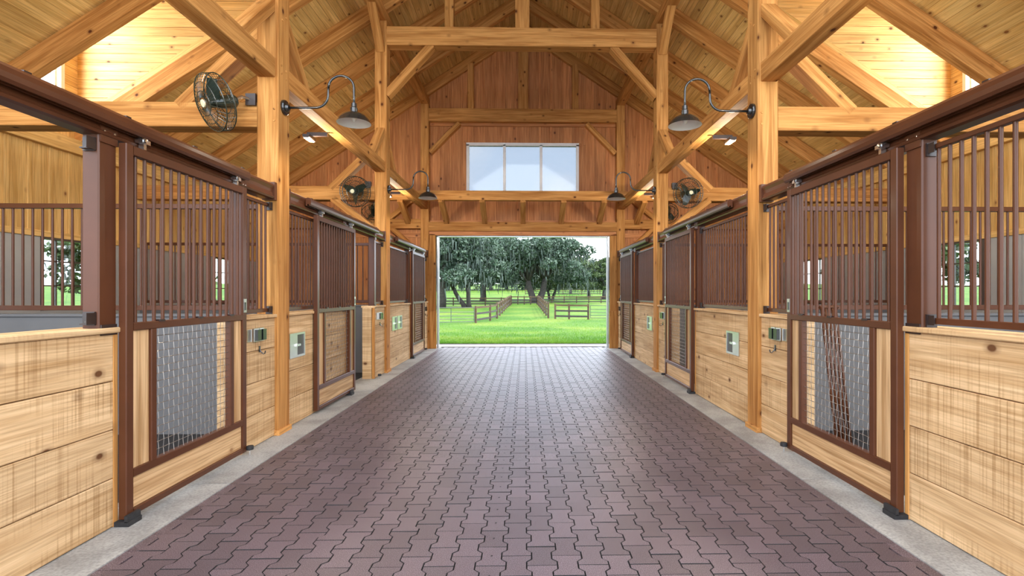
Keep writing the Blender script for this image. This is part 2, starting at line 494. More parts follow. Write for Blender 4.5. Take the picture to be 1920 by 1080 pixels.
near, rest = spots[:300], spots[300:]
for (x, y) in near:
    q = Quaternion((1, random.uniform(-.003, .003), random.uniform(-.003, .003), 0)).normalized()
    inst('paver', paver_me, (x, y, random.uniform(-0.0015, 0.0012)), floor, q)
a = np.array(pv); nv = len(pv); allv = []; allf = []; tone = []
for i, (x, y) in enumerate(rest):
    allv.append(a + np.array([x, y, random.uniform(-0.0015, 0.0012)])); allf += [tuple(j + i * nv for j in f) for f in pf]
    tone += [random.random()] * len(pf)
me = bpy.data.meshes.new('paver_field'); me.from_pydata(np.concatenate(allv).tolist(), [], allf); me.materials.append(M['paver_many'])
me.materials.append(M['rubber']); me.polygons.foreach_set('material_index', ([1] * n_side + [0]) * len(rest))
at = me.attributes.new('tone', 'FLOAT', 'FACE'); at.data.foreach_set('value', tone)
tag(inst('paver_field', me, (0, 0, 0), floor), kind='stuff')
# border row of cut pavers along both edges and drain holes in one column
for s in (-1, 1):
    n_b = 0
    for k in range(60):
        y0 = 1.5 + k * 0.2
        if y0 > 13.5: break
        MB().box(s * 2.128, s * 2.196, y0 + .002, y0 + .198, -0.014, -0.001).build('edge_paver', 'paver', floor)
holes = MB()
for r_ in range(60):
    y = 1.5 + r_ * PL + 0.1
    if 2.2 < y < 13.4: holes.lathe([(0.0001, 0.0022), (0.007, 0.0021)], (-1 * PX, y, 0), n=8)
tag(holes.build('paver_hole', 'rubber', floor), kind='stuff')

for s in (-1, 1):
    cb = empty('kerb_strip', (s * 2.4, 7, 0), 'smooth grey concrete strip along the foot of the %s stalls' % SIDE[s], kind='structure')
    ys = [0.3, 3.9, 7.5, 10.6, 13.72]
    for y0, y1 in zip(ys, ys[1:]):
        MB().box(s * 2.2, s * 2.76, y0 + .004, y1 - .004, -0.2, 0.004).build('concrete_slab', 'concrete', cb)
st = MB().box(-2.75, 2.75, 13.72, 14.25, -0.2, 0.012).build('door_threshold', 'concrete')
tag(st, 'pale concrete threshold slab under the open barn door', kind='structure')
for s in (-1, 1):
    sf = MB().box(s * 2.76, s * 6.95, 0.25, 13.6, -0.2, 0.0).build('stall_floor', 'rubber')
    tag(sf, 'black rubber mats on the floor of the %s stalls' % SIDE[s], kind='structure')

# ------------------------------------------------------------------ roof: rafters, tongue-and-groove planks, dormers
slope_len = lambda x: x * math.sqrt(1 + PITCH ** 2)
for s in (-1, 1):
    ce = empty('ceiling_%s' % SIDE[s], (s * 3.5, 8, 6.2), 'pine plank roof slope with heavy rafters over the %s stalls' % SIDE[s], kind='structure')
    cosr = 1 / math.sqrt(1 + PITCH ** 2)
    nrm = Vector((s * PITCH * cosr, 0, cosr))
    for y in RAFTERS:
        beam('rafter', (0, y + .075, APEX + RAF_V / 2), (s * 7.5, y + .075, roof_h(7.5) + RAF_V / 2), 0.15, RAF_V * cosr, 'timber', ce, up=nrm)
    pw = 0.138
    x = 0.0; row = 0
    while x < 7.45:
        dx = pw * cosr; xm = x + dx / 2
        zc = APEX + RAF_V - PITCH * xm
        in_d = 3.30 < xm < 7.0
        if in_d:
            segs = [(ROOF_Y0, DORMERS[1][0] - 0.09), (DORMERS[1][1] + 0.09, DORMERS[0][0] - 0.09), (DORMERS[0][1] + 0.09, 13.9)]
        else:
            cut = RAFTERS[random.choice([2, 3, 4, 5])] + 0.075
            segs = [(ROOF_Y0, cut), (cut, 13.9)]
        for (y0, y1) in segs:
            c = Vector((s * xm, 0, zc)) + nrm * 0.012
            beam('plank', (c.x, y0 + .001, c.z), (c.x, y1 - .001, c.z), pw - 0.003, 0.022, 'ceil', ce, up=nrm, ch=0.003)
        x += dx; row += 1
    # weather deck above the planks
    dk = MB()
    def deck(xa, xb, y0, y1):
        za, zb = APEX + RAF_V + .06 - PITCH * xa, APEX + RAF_V + .06 - PITCH * xb
        dk.prism([(s*xa, za), (s*xb, zb), (s*xb, zb + .08), (s*xa, za + .08)], y0, y1)
    deck(-0.02, 3.3, ROOF_Y0, 14.3); deck(3.3, 7.9, ROOF_Y0, DORMERS[1][0] - .1); deck(3.3, 7.9, DORMERS[1][1] + .1, DORMERS[0][0] - .1); deck(3.3, 7.9, DORMERS[0][1] + .1, 14.3)
    dk.build('roof_deck', 'roofing', ce)

    # dormers
    for (DY0, DY1) in DORMERS:
        dm = empty('dormer', (s * 5, (DY0 + DY1) / 2, 4.5), 'pine lined roof dormer with a tall white window, %s %s stall' % ('middle' if DY0 > 5 else 'nearest', SIDE[s]), kind='structure')
        h = 3.95
        while h < DCEIL + 0.1:
            xin = max(3.0, (APEX + 0.22 - (h + .14)) / PITCH)
            if xin < OUT - 0.05:
                xbeam('cheek_plank', s * xin, s * OUT, DY1 + .055, DY1 + .08, h + .002, h + .138, 'cheek', dm, ch=0.005)
                xbeam('cheek_plank', s * xin, s * OUT, DY0 - .08, DY0 - .055, h + .002, h + .138, 'cheek', dm, ch=0.005)
            ybeam('front_plank', s * OUT, s * (OUT + .025), DY1 - .20, DY1 + .08, h + .002, h + .138, 'cheek', dm, ch=0.005)
            ybeam('front_plank', s * OUT, s * (OUT + .025), DY0 - .08, DY0 + .17, h + .002, h + .138, 'cheek', dm, ch=0.005)
            if h > 6.2 or h < 4.2:
                ybeam('front_plank', s * OUT, s * (OUT + .025), DY0 + .17, DY1 - .20, h + .002, h + .138, 'cheek', dm, ch=0.005)
            h += 0.14
        for yy in (DY1 + .02, DY0 - .05):
            xa, xb = 3.4, 6.9
            beam('sill_board', (s * xa, yy + .02, roof_h(xa) + RAF_V + .05), (s * xb, yy + .02, roof_h(xb) + RAF_V + .05), 0.05, 0.10, 'ceil', dm, up=nrm)
        for k in range(28):
            xk = 3.0 + k * 0.141
            ybeam('ceiling_plank', s * xk, s * (xk + .138), DY0 - .09, DY1 + .09, DCEIL, DCEIL + .022, 'ceil', dm, ch=0.003)
        MB().box(s * 2.95, s * 7.1, DY0 - .12, DY1 + .12, DCEIL + .03, DCEIL + .1).build('dormer_roof', 'roofing', dm)
        tri = [(s * 3.2, APEX + RAF_V + .06 - PITCH * 3.2), (s * 7.05, APEX + RAF_V + .06 - PITCH * 7.05), (s * 7.05, DCEIL + .05), (s * 3.2, DCEIL + .05)]
        MB().prism(tri, DY0 - .12, DY0 - .085).prism(tri, DY1 + .085, DY1 + .12).build('dormer_sheathing', 'roofing', dm)
        wy0, wy1, wz0, wz1 = DY0 + .17, DY1 - .20, 4.20, 6.20
        fr = MB()
        for (a0, a1, b0, b1) in ((wy0, wy0 + .06, wz0, wz1), (wy1 - .06, wy1, wz0, wz1), (wy0 + .06, wy1 - .06, wz0, wz0 + .06), (wy0 + .06, wy1 - .06, wz1 - .06, wz1)):
            fr.box(s * (OUT - .03), s * (OUT + .05), a0, a1, b0, b1)
        for (a0, a1, b0, b1) in ((wy0 + .09, wy0 + .13, wz0 + .06, wz1 - .06), (wy1 - .13, wy1 - .09, wz0 + .06, wz1 - .06)):
            fr.box(s * (OUT + .0), s * (OUT + .05), a0, a1, b0, b1)
        wf = fr.build('window_frame', 'whiteframe', dm)
        MB().box(s * (OUT + .02), s * (OUT + .028), wy0 + .05, wy1 - .05, wz0 + .05, wz1 - .05).build('pane', 'glass', dm)
ridge = ybeam('ridge_beam', -0.075, 0.075, ROOF_Y0, 13.5, APEX - 0.05, APEX + 0.26, 'timber')
tag(ridge, 'long timber ridge beam under the roof peak', 'beam')

# ------------------------------------------------------------------ end wall
we = empty('wall_end', (0, END_Y, 0), 'warm pine board and batten gable wall around the open barn door', kind='structure')
DOOR_HW, DOOR_H = 2.25, 2.96
WX0, WX1, WZ0, WZ1 = -1.47, 1.45, 4.05, 5.40
BW = 0.297
core = MB()
nb = 47
for i in range(-nb // 2 + 1, nb // 2 + 1):
    x0, x1 = i * BW - BW / 2, i * BW + BW / 2
    if abs((x0 + x1) / 2) > 7.0: continue
    xm = (x0 + x1) / 2
    top = min(roof_h(x0), roof_h(x1)) + 0.2
    ivs = [(DOOR_H + .03 if abs(xm) < 2.40 else 0.0, top)]
    if WX0 - .05 < xm < WX1 + .05:
        ivs = [(ivs[0][0], WZ0), (WZ1, top)]
    for (z0, z1) in ivs:
        zbeam('board', x0 + .001, x1 - .001, END_Y, END_Y + .025, z0, z1, 'board', we, ch=0.0)
        core.box(x0, x1, END_Y + .026, END_Y + .14, z0, z1)
        zbeam('batten', x1 - .028, x1 + .028, END_Y - .02, END_Y + .001, z0, z1 - (0.1 if xm > 0 else 0), 'board', we, ch=0.003)
for (x0, x1) in ((-1.66, WX0 - .035), (WX1 + .035, 1.66)):
    zbeam('casing_board', x0, x1, END_Y - .002, END_Y + .03, WZ0 - .05, WZ1 + .05, 'board', we, ch=0.0)
    core.box(x0, x1, END_Y + .031, END_Y + .14, WZ0, WZ1)
core.build('sheathing', 'roofing', we)
# frame members let into the gable
for s in (-1, 1):
    zbeam('post', s * AX, s * (AX + POST_W), F3, END_Y, 0.0, 6.40, 'timber', we)
    xbeam('side_tie', s * (AX + POST_W), s * OUT, F3 + .03, END_Y, 3.15, 3.40, 'timber', we)
    zbeam('door_jamb_post', s * 2.30, s * AX, F3 + .05, END_Y, 0.0, DOOR_H + .05, 'timber', we)
    zbeam('jamb_guard', s * 2.27, s * (AX + .0), F3 + .02, F3 + .05, 0.0, 0.98, 'timber', we)
    MB().box(s * 2.235, s * 2.275, F3 + .12, F3 + .30, 0, DOOR_H).build('metal_jamb', 'alu', we)
    beam('brace', (s * (AX - .02), F3 + .12, 5.15), (s * 1.68, F3 + .12, 5.93), 0.12, 0.17, 'timber', we, up=(0, 1, 0))
    beam('brace', (s * (AX + POST_W), F3 + .12, 4.10), (s * 3.55, F3 + .12, 3.38), 0.12, 0.17, 'timber', we, up=(0, 1, 0))
    beam('brace', (s * (AX + POST_W), F3 + .12, 2.45), (s * 3.45, F3 + .12, 3.17), 0.12, 0.17, 'timber', we, up=(0, 1, 0))
    zbeam('stud', s * 1.30, s * 1.46, F3 + .06, END_Y, 6.30, roof_h(1.4) + .1, 'timber', we)
    xbeam('rail', s * 2.70, s * OUT, END_Y - .03, END_Y + .01, 2.93, 3.05, 'board', we)
xbeam('tie_beam', -AX, AX, F3 + .02, END_Y, 5.96, 6.30, 'timber', we)
xbeam('trim_rail', -AX, AX, END_Y - .05, END_Y, 5.88, 5.96, 'board', we)
xbeam('lintel', -AX, AX, F3 + .0, END_Y, 3.08, 3.32, 'timber', we)
xbeam('trim_rail', -AX, AX, END_Y - .05, END_Y, 3.32, 3.38, 'board', we)
xbeam('lintel_board', -AX, AX, F3 + .05, END_Y, 2.97, 3.08, 'board', we)
zbeam('king_post', -0.13, 0.13, F3 + .04, END_Y, 6.30, roof_h(0.1) + .1, 'timber', we)
MB().box(-2.27, 2.27, F3 + .12, F3 + .30, DOOR_H - .02, DOOR_H + .015).build('metal_head', 'alu', we)
# window over the door
wd = empty('window_1', ((WX0 + WX1) / 2, END_Y, WZ0), 'wide three-pane frosted window above the barn door', kind='structure')
pw = (WX1 - WX0) / 3
fr = MB()
for k in range(4):
    xk = WX0 + k * pw
    fr.box(xk - .035, xk + .035, END_Y - .03, END_Y + .08, WZ0, WZ1)
fr.box(WX0 - .04, WX1 + .04, END_Y - .03, END_Y + .08, WZ0 - .06, WZ0 + .03).box(WX0 - .04, WX1 + .04, END_Y - .03, END_Y + .08, WZ1 - .03, WZ1 + .05)
fr.build('window_frame', 'whiteframe', wd)
for k in range(3):
    MB().box(WX0 + k * pw + .03, WX0 + (k + 1) * pw - .03, END_Y + .03, END_Y + .04, WZ0 + .02, WZ1 - .02).build('pane', 'milk', wd)
# pent beam with struts in front of the gable
pb = xbeam('pent_beam', -3.3, 3.3, 12.40, 12.58, 3.73, 3.96, 'timber')
tag(pb, 'timber crossbeam below the three-pane window', 'beam')
for k, xk in enumerate((-3.0, -2.0, -1.0, 0.0, 1.0, 2.0, 3.0)):
    o = beam('strut', (xk, 12.42, 3.74), (xk, 13.32, 3.33), 0.13, 0.15, 'timber')
    nm = ['first', 'second', 'third', 'fourth', 'fifth', 'sixth', 'seventh'][k]
    tag(o, '%s sloping timber strut from the left under the crossbeam by the door' % nm, 'strut', 'struts under the crossbeam')

# ------------------------------------------------------------------ outer side walls with stall windows
WINS = [(7.45, 8.65), (11.49, 12.69), (3.41, 4.61)]
wi = 2
for s in (-1, 1):
    ws = empty('wall_%s' % SIDE[s], (s * OUT, 7, 0), 'pine board and batten outer wall behind the %s stalls' % SIDE[s], kind='structure')
    core = MB()
    edges = [WALL_Y0] + sorted(v for w_ in WINS for v in w_) + [13.6]
    zt = roof_h(OUT) + 0.3
    for k, (y0, y1) in enumerate(zip(edges, edges[1:])):
        if k % 2:
            core.box(s * (OUT + .03), s * (OUT + .15), y0, y1, 0, 1.20); core.box(s * (OUT + .03), s * (OUT + .15), y0, y1, 2.29, zt)
        else:
            core.box(s * (OUT + .03), s * (OUT + .15), y0, y1, 0, zt)
    core.build('sheathing', 'roofing', ws)
    y = WALL_Y0
    while y < 13.5:
        y1 = min(y + 0.32, 13.5)
        zbeam('board', s * OUT, s * (OUT + .03), y + .001, y1 - .001, 2.36, 3.97, 'side_board', ws, ch=0.0)
        zbeam('batten', s * (OUT - .022), s * OUT, y1 - .03, y1 + .03, 2.36, 3.62, 'side_board', ws, ch=0.003)
        y = y1
    ybeam('wall_plate', s * (OUT - .10), s * OUT, WALL_Y0, 13.5, 3.60, 3.82, 'side_board', ws)
    ybeam('wall_rail', s * (OUT - .04), s * OUT, WALL_Y0, 13.5, 2.27, 2.36, 'side_board', ws)
    for k, (y0, y1) in enumerate(zip(edges, edges[1:])):
        n = max(1, round((y1 - y0) / 0.6)); d = (y1 - y0) / n
        for j in range(n):
            MB().box(s * (OUT - .015), s * (OUT + .03), y0 + j * d + .003, y0 + (j + 1) * d - .003, 0.0, 1.20 if k % 2 else 2.27).build('wall_panel', 'greywall', ws)
    for (y0, y1) in WINS[:2] if False else WINS:
        w_ = empty('window_%d' % wi, (s * OUT, (y0 + y1) / 2, 1.2), 'small-paned stall window in the %s outer wall, %s bay' % (SIDE[s], BAY[[3.41, 7.45, 11.49].index(y0) + 1]), kind='structure')
        wi += 1
        fr = MB()
        z0, z1 = 1.20, 2.29
        for (a0, a1, b0, b1) in ((y0, y0 + .05, z0, z1), (y1 - .05, y1, z0, z1), (y0 + .05, y1 - .05, z0, z0 + .05), (y0 + .05, y1 - .05, z1 - .05, z1)):
            fr.box(s * (OUT - .02), s * (OUT + .1), a0, a1, b0, b1)
        fr.build('window_frame', 'winframe', w_)
        mu = MB()
        for j in range(1, 4): mu.box(s * (OUT + .03), s * (OUT + .06), y0 + j * .3 - .01, y0 + j * .3 + .01, z0 + .05, z1 - .05)
        for j in range(1, 3): mu.box(s * (OUT + .03), s * (OUT + .06), y0 + .05, y1 - .05, z0 + j * .363 - .01, z0 + j * .363 + .01)
        mu.build('muntin', 'winframe', w_)
        for j in range(4):
            for i in range(3):
                MB().box(s * (OUT + .04), s * (OUT + .045), y0 + j * .3 + .012, y0 + (j + 1) * .3 - .012, z0 + i * .363 + .012, z0 + (i + 1) * .363 - .012).build('pane', 'glass', w_)

# ------------------------------------------------------------------ timber posts with braces
peg_me = MB().lathe([(0.0001, 0.006), (0.011, 0.006), (0.013, -0.004)], n=8).mesh('peg', 'timber')
def qto(v): return Vector((0, 0, 1)).rotation_difference(Vector(v))
for s in (-1, 1):
    for b in (1, 2):
        F = FR[b]
        P = empty('timber_post', (s * (AX + POST_W / 2), F + POST_D / 2, 0),
                  ('square timber post standing by the %s stalls, near the camera, black lamp on its face' if b == 1 else
                   'square timber post on the %s nearer the barn door, carrying the high tie beam') % SIDE[s], 'post', 'posts along the aisle')
        zbeam('post_shaft', s * AX, s * (AX + POST_W), F, F + POST_D, 0.05, 6.40, 'timber', P, ch=0.008)
        ybeam('base_block', s * (AX - .02), s * (AX + POST_W + .01), F - .01, F + POST_D + .01, 0.0, 0.055, 'timber', P)
        cx = s * (AX + POST_W / 2)
        # braces that rise from the girt to the post
        for d, y0 in ((-1, F), (1, F + POST_D)):
            beam('knee_brace', (cx, y0 - d * .03, 4.42), (cx, y0 + d * .56, 3.82), 0.10, 0.15, 'timber', P, up=(1, 0, 0), ch=0.005)
        # brace from side tie to post
        beam('knee_brace', (s * (AX + POST_W - .03), F + .11, 4.17), (s * 3.48, F + .11, 3.36), 0.13, 0.18, 'timber', P, up=(0, 1, 0), ch=0.005)
        if b == 2: beam('knee_brace', (s * (AX + POST_W - .03), F + .11, 2.55), (s * 3.45, F + .11, 3.18), 0.13, 0.18, 'timber', P, up=(0, 1, 0), ch=0.005)
        # braces from post to upper purlin
        for d, y0 in ((-1, F), (1, F + POST_D)):
            beam('knee_brace', (cx, y0 - d * .02, 5.86), (cx, y0 + d * .62, 6.50), 0.10, 0.15, 'timber', P, up=(1, 0, 0), ch=0.005)
        for (dy, z) in ((.07, 3.72), (.17, 3.70), (.07, 3.80), (.17, 3.78), (.09, 4.28), (.17, 4.34), (.09, 5.95), (.16, 6.02)):
            inst('peg', peg_me, (s * AX, F + dy, z), P, qto((-s, 0, 0)))
        for (dx, z) in ((.04, 3.21), (.04, 3.33)):
            inst('peg', peg_me, (s * (AX + dx), F, z), P, qto((0, -1, 0)))

tr = empty('roof_truss', (0, F2 + .12, 6.0), 'heavy timber tie beam and short posts spanning the aisle overhead', 'truss')
xbeam('tie_beam', -AX, AX, F2 + .01, F2 + .24, 5.97, 6.31, 'timber', tr, ch=0.008)
zbeam('king_post', -0.13, 0.13, F2 + .02, F2 + .23, 6.31, APEX, 'timber', tr)
for s in (-1, 1):
    zbeam('queen_post', s * 1.26, s * 1.42, F2 + .04, F2 + .20, 6.31, roof_h(1.42) + .08, 'timber', tr)
    beam('knee_brace', (s * (AX + .02), F2 + .12, 5.08), (s * 1.66, F2 + .12, 6.0), 0.13, 0.18, 'timber', tr, up=(0, 1, 0))

for s in (-1, 1):
    pu = ybeam('purlin', s * (AX + .01), s * (AX + .21), ROOF_Y0, 13.5, 6.40, roof_h(AX + .21) + 0.03, 'timber')
    tag(pu, 'high timber purlin running the length of the roof on the %s' % SIDE[s], 'beam')
    for b in (1, 2, 3):
        F = FR[b]; y0 = {1: 1.42, 2: F1 + POST_D, 3: F2 + POST_D}[b]
        g = ybeam('girt_beam', s * (AX + .03), s * (AX + .20), y0, F + .0, 3.65, 3.85, 'timber', ch=0.006)
        tag(g, 'pale timber beam between posts above the %s stalls, %s the camera' % (SIDE[s], {1: 'closest of three to', 2: 'middle one of three from', 3: 'last of three from'}[b]), 'beam', 'beams above the stall fronts')
    for b in (1, 2):
        F = FR[b]
        g = xbeam('side_tie_beam', s * (AX + POST_W), s * OUT, F + .02, F + .23, 3.15, 3.40, 'timber', ch=0.006)
        tag(g, 'timber tie beam crossing over the %s stalls, %s post' % (SIDE[s], {1: 'at the nearer', 2: 'at the farther'}[b]), 'beam', 'tie beams over the stalls')

# ------------------------------------------------------------------ stall fronts
bar_me = {}
def bar_mesh(L):
    k = round(L, 3)
    if k not in bar_me:
        bar_me[k] = MB().tube([(0, 0, -L / 2), (0, 0, L / 2)], 0.0115, n=8, caps=False).mesh('bar', 'steel', smooth=True)
    return bar_me[k]
CAP_T = 1.24
TOP_RAIL = 2.33
def stall_wall(s, y0, y1, label, trim0=False, trim1=False):
    t = empty('stall_wall', (s * 2.6, (y0 + y1) / 2, 0), label, 'stall wall', 'wooden stall walls')
    a0 = y0 + (.035 if trim0 else 0); a1 = y1 - (.035 if trim1 else 0)
    for k in range(4):
        z0 = 0.006 + k * 0.300
        ybeam('plank', s * FRONT, s * (FRONT + .04), a0 + .001, a1 - .001, z0 + .0025, z0 + .2975, 'stall', t, ch=0.004)
    MB().box(s * (FRONT + .038), s * 2.70, y0, y1, 0.0, 1.205).build('wall_core', 'stall', t)
    if trim0: zbeam('end_trim', s * (FRONT - .005), s * (FRONT + .05), y0, a0, 0.006, 1.205, 'timber', t, ch=0.003)
    if trim1: zbeam('end_trim', s * (FRONT - .005), s * (FRONT + .05), a1, y1, 0.006, 1.205, 'timber', t, ch=0.003)
    ybeam('cap', s * (FRONT - .025), s * 2.72, y0, y1, 1.206, CAP_T, 'stall', t, ch=0.006)
    return t
def clip(mb, s, y, z, d):
    # angle bracket that ties a rail to a post; d = direction away from the post along y
    mb.box(s * 2.52, s * 2.585, y, y + d * .012, z - .045, z + .035)
    mb.box(s * 2.525, s * 2.532, y, y + d * .06, z - .03, z + .03)
def bar_grille(s, y0, y1, label, sp=0.08):
    t = empty('bar_grille', (s * 2.56, (y0 + y1) / 2, 1.27), label, 'grille', 'barred stall grilles')
    for z0, z1 in ((1.262, 1.300), (TOP_RAIL, TOP_RAIL + .03)):
        ybeam('rail', s * 2.54, s * 2.58, y0 + .005, y1 - .005, z0, z1, 'steel', t, ch=0.003)
    L = TOP_RAIL - 1.30
    n = int((y1 - y0 - .06) / sp)
    o = (y1 - y0 - n * sp) / 2
    for k in range(n + 1):
        inst('bar', bar_mesh(L), (s * 2.56, y0 + o + k * sp, 1.30 + L / 2), t)
    for (y, d) in ((y0, 1), (y1, -1)):
        for z in (1.285, TOP_RAIL + .01):
            mb = MB(); clip(mb, s, y, z, d); mb.build('clip_bracket', 'steel_dark', t)
    return t
bolt_me = MB().lathe([(0.0001, 0.006), (0.007, 0.005), (0.008, 0.0)], n=8).mesh('bolt', 'chrome')
def steel_post(s, y0, y1, label, z0=1.24):
    t = empty('steel_post', (s * 2.55, (y0 + y1) / 2, z0), label, 'steel post', 'brown steel door posts')
    zbeam('tube', s * 2.50, s * 2.60, y0, y1, z0, 2.41, 'steel', t, ch=0.008)
    MB().box(s * 2.490, s * 2.50, y0 + .005, y1 - .005, 2.36, 2.46).build('top_plate', 'steel', t)
    MB().box(s * 2.490, s * 2.50, y0 + .01, y1 - .01, z0 - .045, z0 + .02).build('foot_bracket', 'steel_dark', t)
    for y in (y0 + .03, y1 - .03):
        inst('bolt', bolt_me, (s * 2.490, y, 2.43), t, qto((-s, 0, 0)))
    inst('bolt', bolt_me, (s * 2.490, y0 + .035, z0 - .02), t, qto((-s, 0, 0)))
    return t
def header(s, b, y0, y1, d0, d1):
    t = empty('door_header', (s * 2.55, (y0 + y1) / 2, 2.41), 'brown steel header rail with door track, %s of the %s stalls' % (BAY[b], SIDE[s]), 'header rail', 'header rails over the stall doors')
    pr = [(2.485, 2.405), (2.515, 2.400), (2.60, 2.400), (2.60, 2.565), (2.515, 2.565), (2.490, 2.550), (2.484, 2.530), (2.496, 2.500), (2.500, 2.470), (2.492, 2.435), (2.478, 2.420)]
    o = MB().prism([(s * x, z) for x, z in pr], y0 + .01, y1 - .01).build('header_box', 'steel', t); fix_normals(o)
    pt = [(2.484, 2.462), (2.484, 2.545), (2.462, 2.556), (2.440, 2.552), (2.424, 2.532), (2.420, 2.505), (2.424, 2.478), (2.436, 2.462), (2.446, 2.462), (2.446, 2.480), (2.468, 2.480), (2.468, 2.462)]
    o = MB().prism([(s * x, z) for x, z in pt], d0, d1).build('track', 'steel', t); fix_normals(o)
    n = max(2, int((d1 - d0) / .6))
    for k in range(n + 1):
        y = d0 + .08 + (d1 - d0 - .16) * k / n
        MB().box(s * 2.44, s * 2.50, y - .02, y + .02, 2.548, 2.560).build('track_clip', 'steel_dark', t)
    for (y, d) in ((y0, 1), (y1, -1)):
        mb = MB().box(s * 2.476, s * 2.605, y, y + d * .05, 2.393, 2.573)
        br = mb.build('end_bracket', 'steel', t)
    return t
def sliding_door(s, b, y0, label):
    W = 1.37; y1 = y0 + W
    xa, xb = s * 2.438, s * 2.488
    t = empty('sliding_door', (s * 2.46, y0 + W / 2, 0.04), label, 'stall door', 'sliding stall doors')
    for (a0, a1) in ((y0, y0 + .062), (y1 - .062, y1)):
        zbeam('stile', xa, xb, a0, a1, 0.04, 2.388, 'steel', t, ch=0.005)
    iy0, iy1 = y0 + .062, y1 - .062
    for (z0, z1) in ((0.04, 0.083), (0.282, 0.335), (1.213, 1.263), (2.328, 2.388)):
        ybeam('rail', xa, xb, iy0, iy1, z0, z1, 'steel', t, ch=0.004)
    my0, my1 = y0 + .265, y1 - .245
    for (a0, a1) in ((my0 - .05, my0), (my1, my1 + .05)):
        zbeam('mesh_stile', xa, xb, a0, a1, 0.335, 1.213, 'steel', t, ch=0.004)
    xm0, xm1 = s * 2.456, s * 2.478
    ybeam('kick_panel', xm0, xm1, iy0, iy1, 0.083, 0.282, 'oak', t, ch=0.002)
    zbeam('side_panel', xm0, xm1, iy0, my0 - .05, 0.335, 1.213, 'oak', t, ch=0.002)
    zbeam('side_panel', xm0, xm1, my1 + .05, iy1, 0.335, 1.213, 'oak', t, ch=0.002)
    # woven wire screen
    mb = MB(); xc = s * 2.466; r = 0.0023
    ny = 17; dy = (my1 - my0) / ny; nz = 17; dz = (1.213 - .335) / nz
    for k in range(1, ny):
        y = my0 + k * dy
        path = [(xc + s * .0025 * (1 if (k + j) % 2 else -1), y, .335 + dz * j) for j in range(nz + 1)]
        mb.tube(path, r, n=4, caps=False)
    for j in range(1, nz):
        z = .335 + dz * j
        path = [(xc + s * .0025 * (-1 if (k + j) % 2 else 1), my0 + dy * k, z) for k in range(ny + 1)]
        mb.tube(path, r, n=4, caps=False)
    tag(mb.build('wire_screen', 'wire', t), kind='stuff')
    L = 2.328 - 1.263; n = 15; sp = (iy1 - iy0) / (n)
    for k in range(n):
        inst('bar', bar_mesh(L), (s * 2.463, iy0 + sp * (k + .5), 1.263 + L / 2), t)
    for k in (2, 7, 12):
        y = iy0 + sp * (k + 1)
        MB().box(s * 2.432, s * 2.488, y - .025, y + .025, 1.258, 1.272).build('rail_clip', 'steel_dark', t)
    # latch plate on the leading stile
    la = MB().box(s * 2.434, s * 2.44, y1 - .055, y1 - .010, 1.28, 1.40).build('latch_plate', 'stainless', t)
    MB().box(s * 2.430, s * 2.436, y1 - .042, y1 - .026, 1.30, 1.37).build('latch_slot', 'black', la)
    # roller hangers
    for y in (y0 + .16, y1 - .14):
        hg = MB().box(s * 2.440, s * 2.474, y - .012, y + .012, 2.388, 2.47)
        hg.box(s * 2.430, s * 2.480, y - .035, y + .035, 2.425, 2.452)
        o = hg.build('roller_hanger', 'chrome', t)
        nb_ = MB().lathe([(0.014, 0), (0.014, .012), (0.0001, .014)], n=6)
        nb_.xform(Matrix.Translation((s * 2.428, y - .018, 2.44)) @ qto((-s, 0, 0)).to_matrix().to_4x4())
        nb_.lathe([(0.011, 2.385), (0.011, 2.40)], (s * 2.457, y, 0), n=6)
        nb_.build('hanger_bolt', 'chrome', o)
    return t
def door_guide(s, y, label):
    t = empty('door_guide', (s * 2.43, y, 0), label, 'door guide', 'floor guides under the stall doors')
    MB().box(s * 2.405, s * 2.495, y - .055, y + .055, 0.004, 0.034).build('guide_base', 'rubber', t)
    MB().box(s * 2.412, s * 2.432, y - .055, y + .055, 0.03, 0.07).build('guide_lip', 'rubber', t)
def floor_stop(s, y, label):
    t = empty('roller_guide', (s * 2.42, y, 0), label, 'door guide', 'small roller guides on the kerb')
    MB().lathe([(0.006, 0.0), (0.006, 0.055)], (s * 2.41, y, .004), n=8).build('pin', 'chrome', t)
    MB().lathe([(0.0001, .05), (0.028, .05), (0.03, .056), (0.03, .078), (0.028, .084), (0.0001, .084)], (s * 2.41, y, .004), n=14).build('roller', 'rubber', t)
def outlet_set(s, y, label):
    t = empty('outlet_set', (s * 2.5, y, 1.06), label, 'outlet', 'outlet sets by the stall doors')
    x = s * FRONT
    MB().box(x - s * .008, x, y - .19, y - .115, 1.00, 1.115).build('cover_plate', 'stainless', t)
    for k in range(2):
        yc = y - .055 + k * .095
        bx = MB().box(x - s * .022, x, yc - .042, yc + .042, 0.995, 1.12).build('outlet_box', 'stainless', t)
        MB().box(x - s * .050, x - s * .022, yc - .032, yc + .032, 1.005, 1.11).build('black_cover', 'black', bx)
def halter_hook(s, y, label):
    t = empty('halter_hook', (s * 2.5, y, 0.90), label, 'hook', 'halter hooks')
    x = s * (FRONT - .004)
    MB().box(x - s * .004, x + s * .004, y - .01, y + .01, 0.885, 0.945).build('hook_plate', 'black', t)
    pts = [(x - s * .004, y, .91)] + [(x - s * (.004 + .03 * math.sin(a)), y, .885 - .03 * (1 - math.cos(a)) * .6) for a in (0.5, 1.0, 1.5)] + [(x - s * .05, y, .873), (x - s * .055, y, .90)]
    MB().tube(pts, .005, n=6).build('hook_arm', 'black', t)
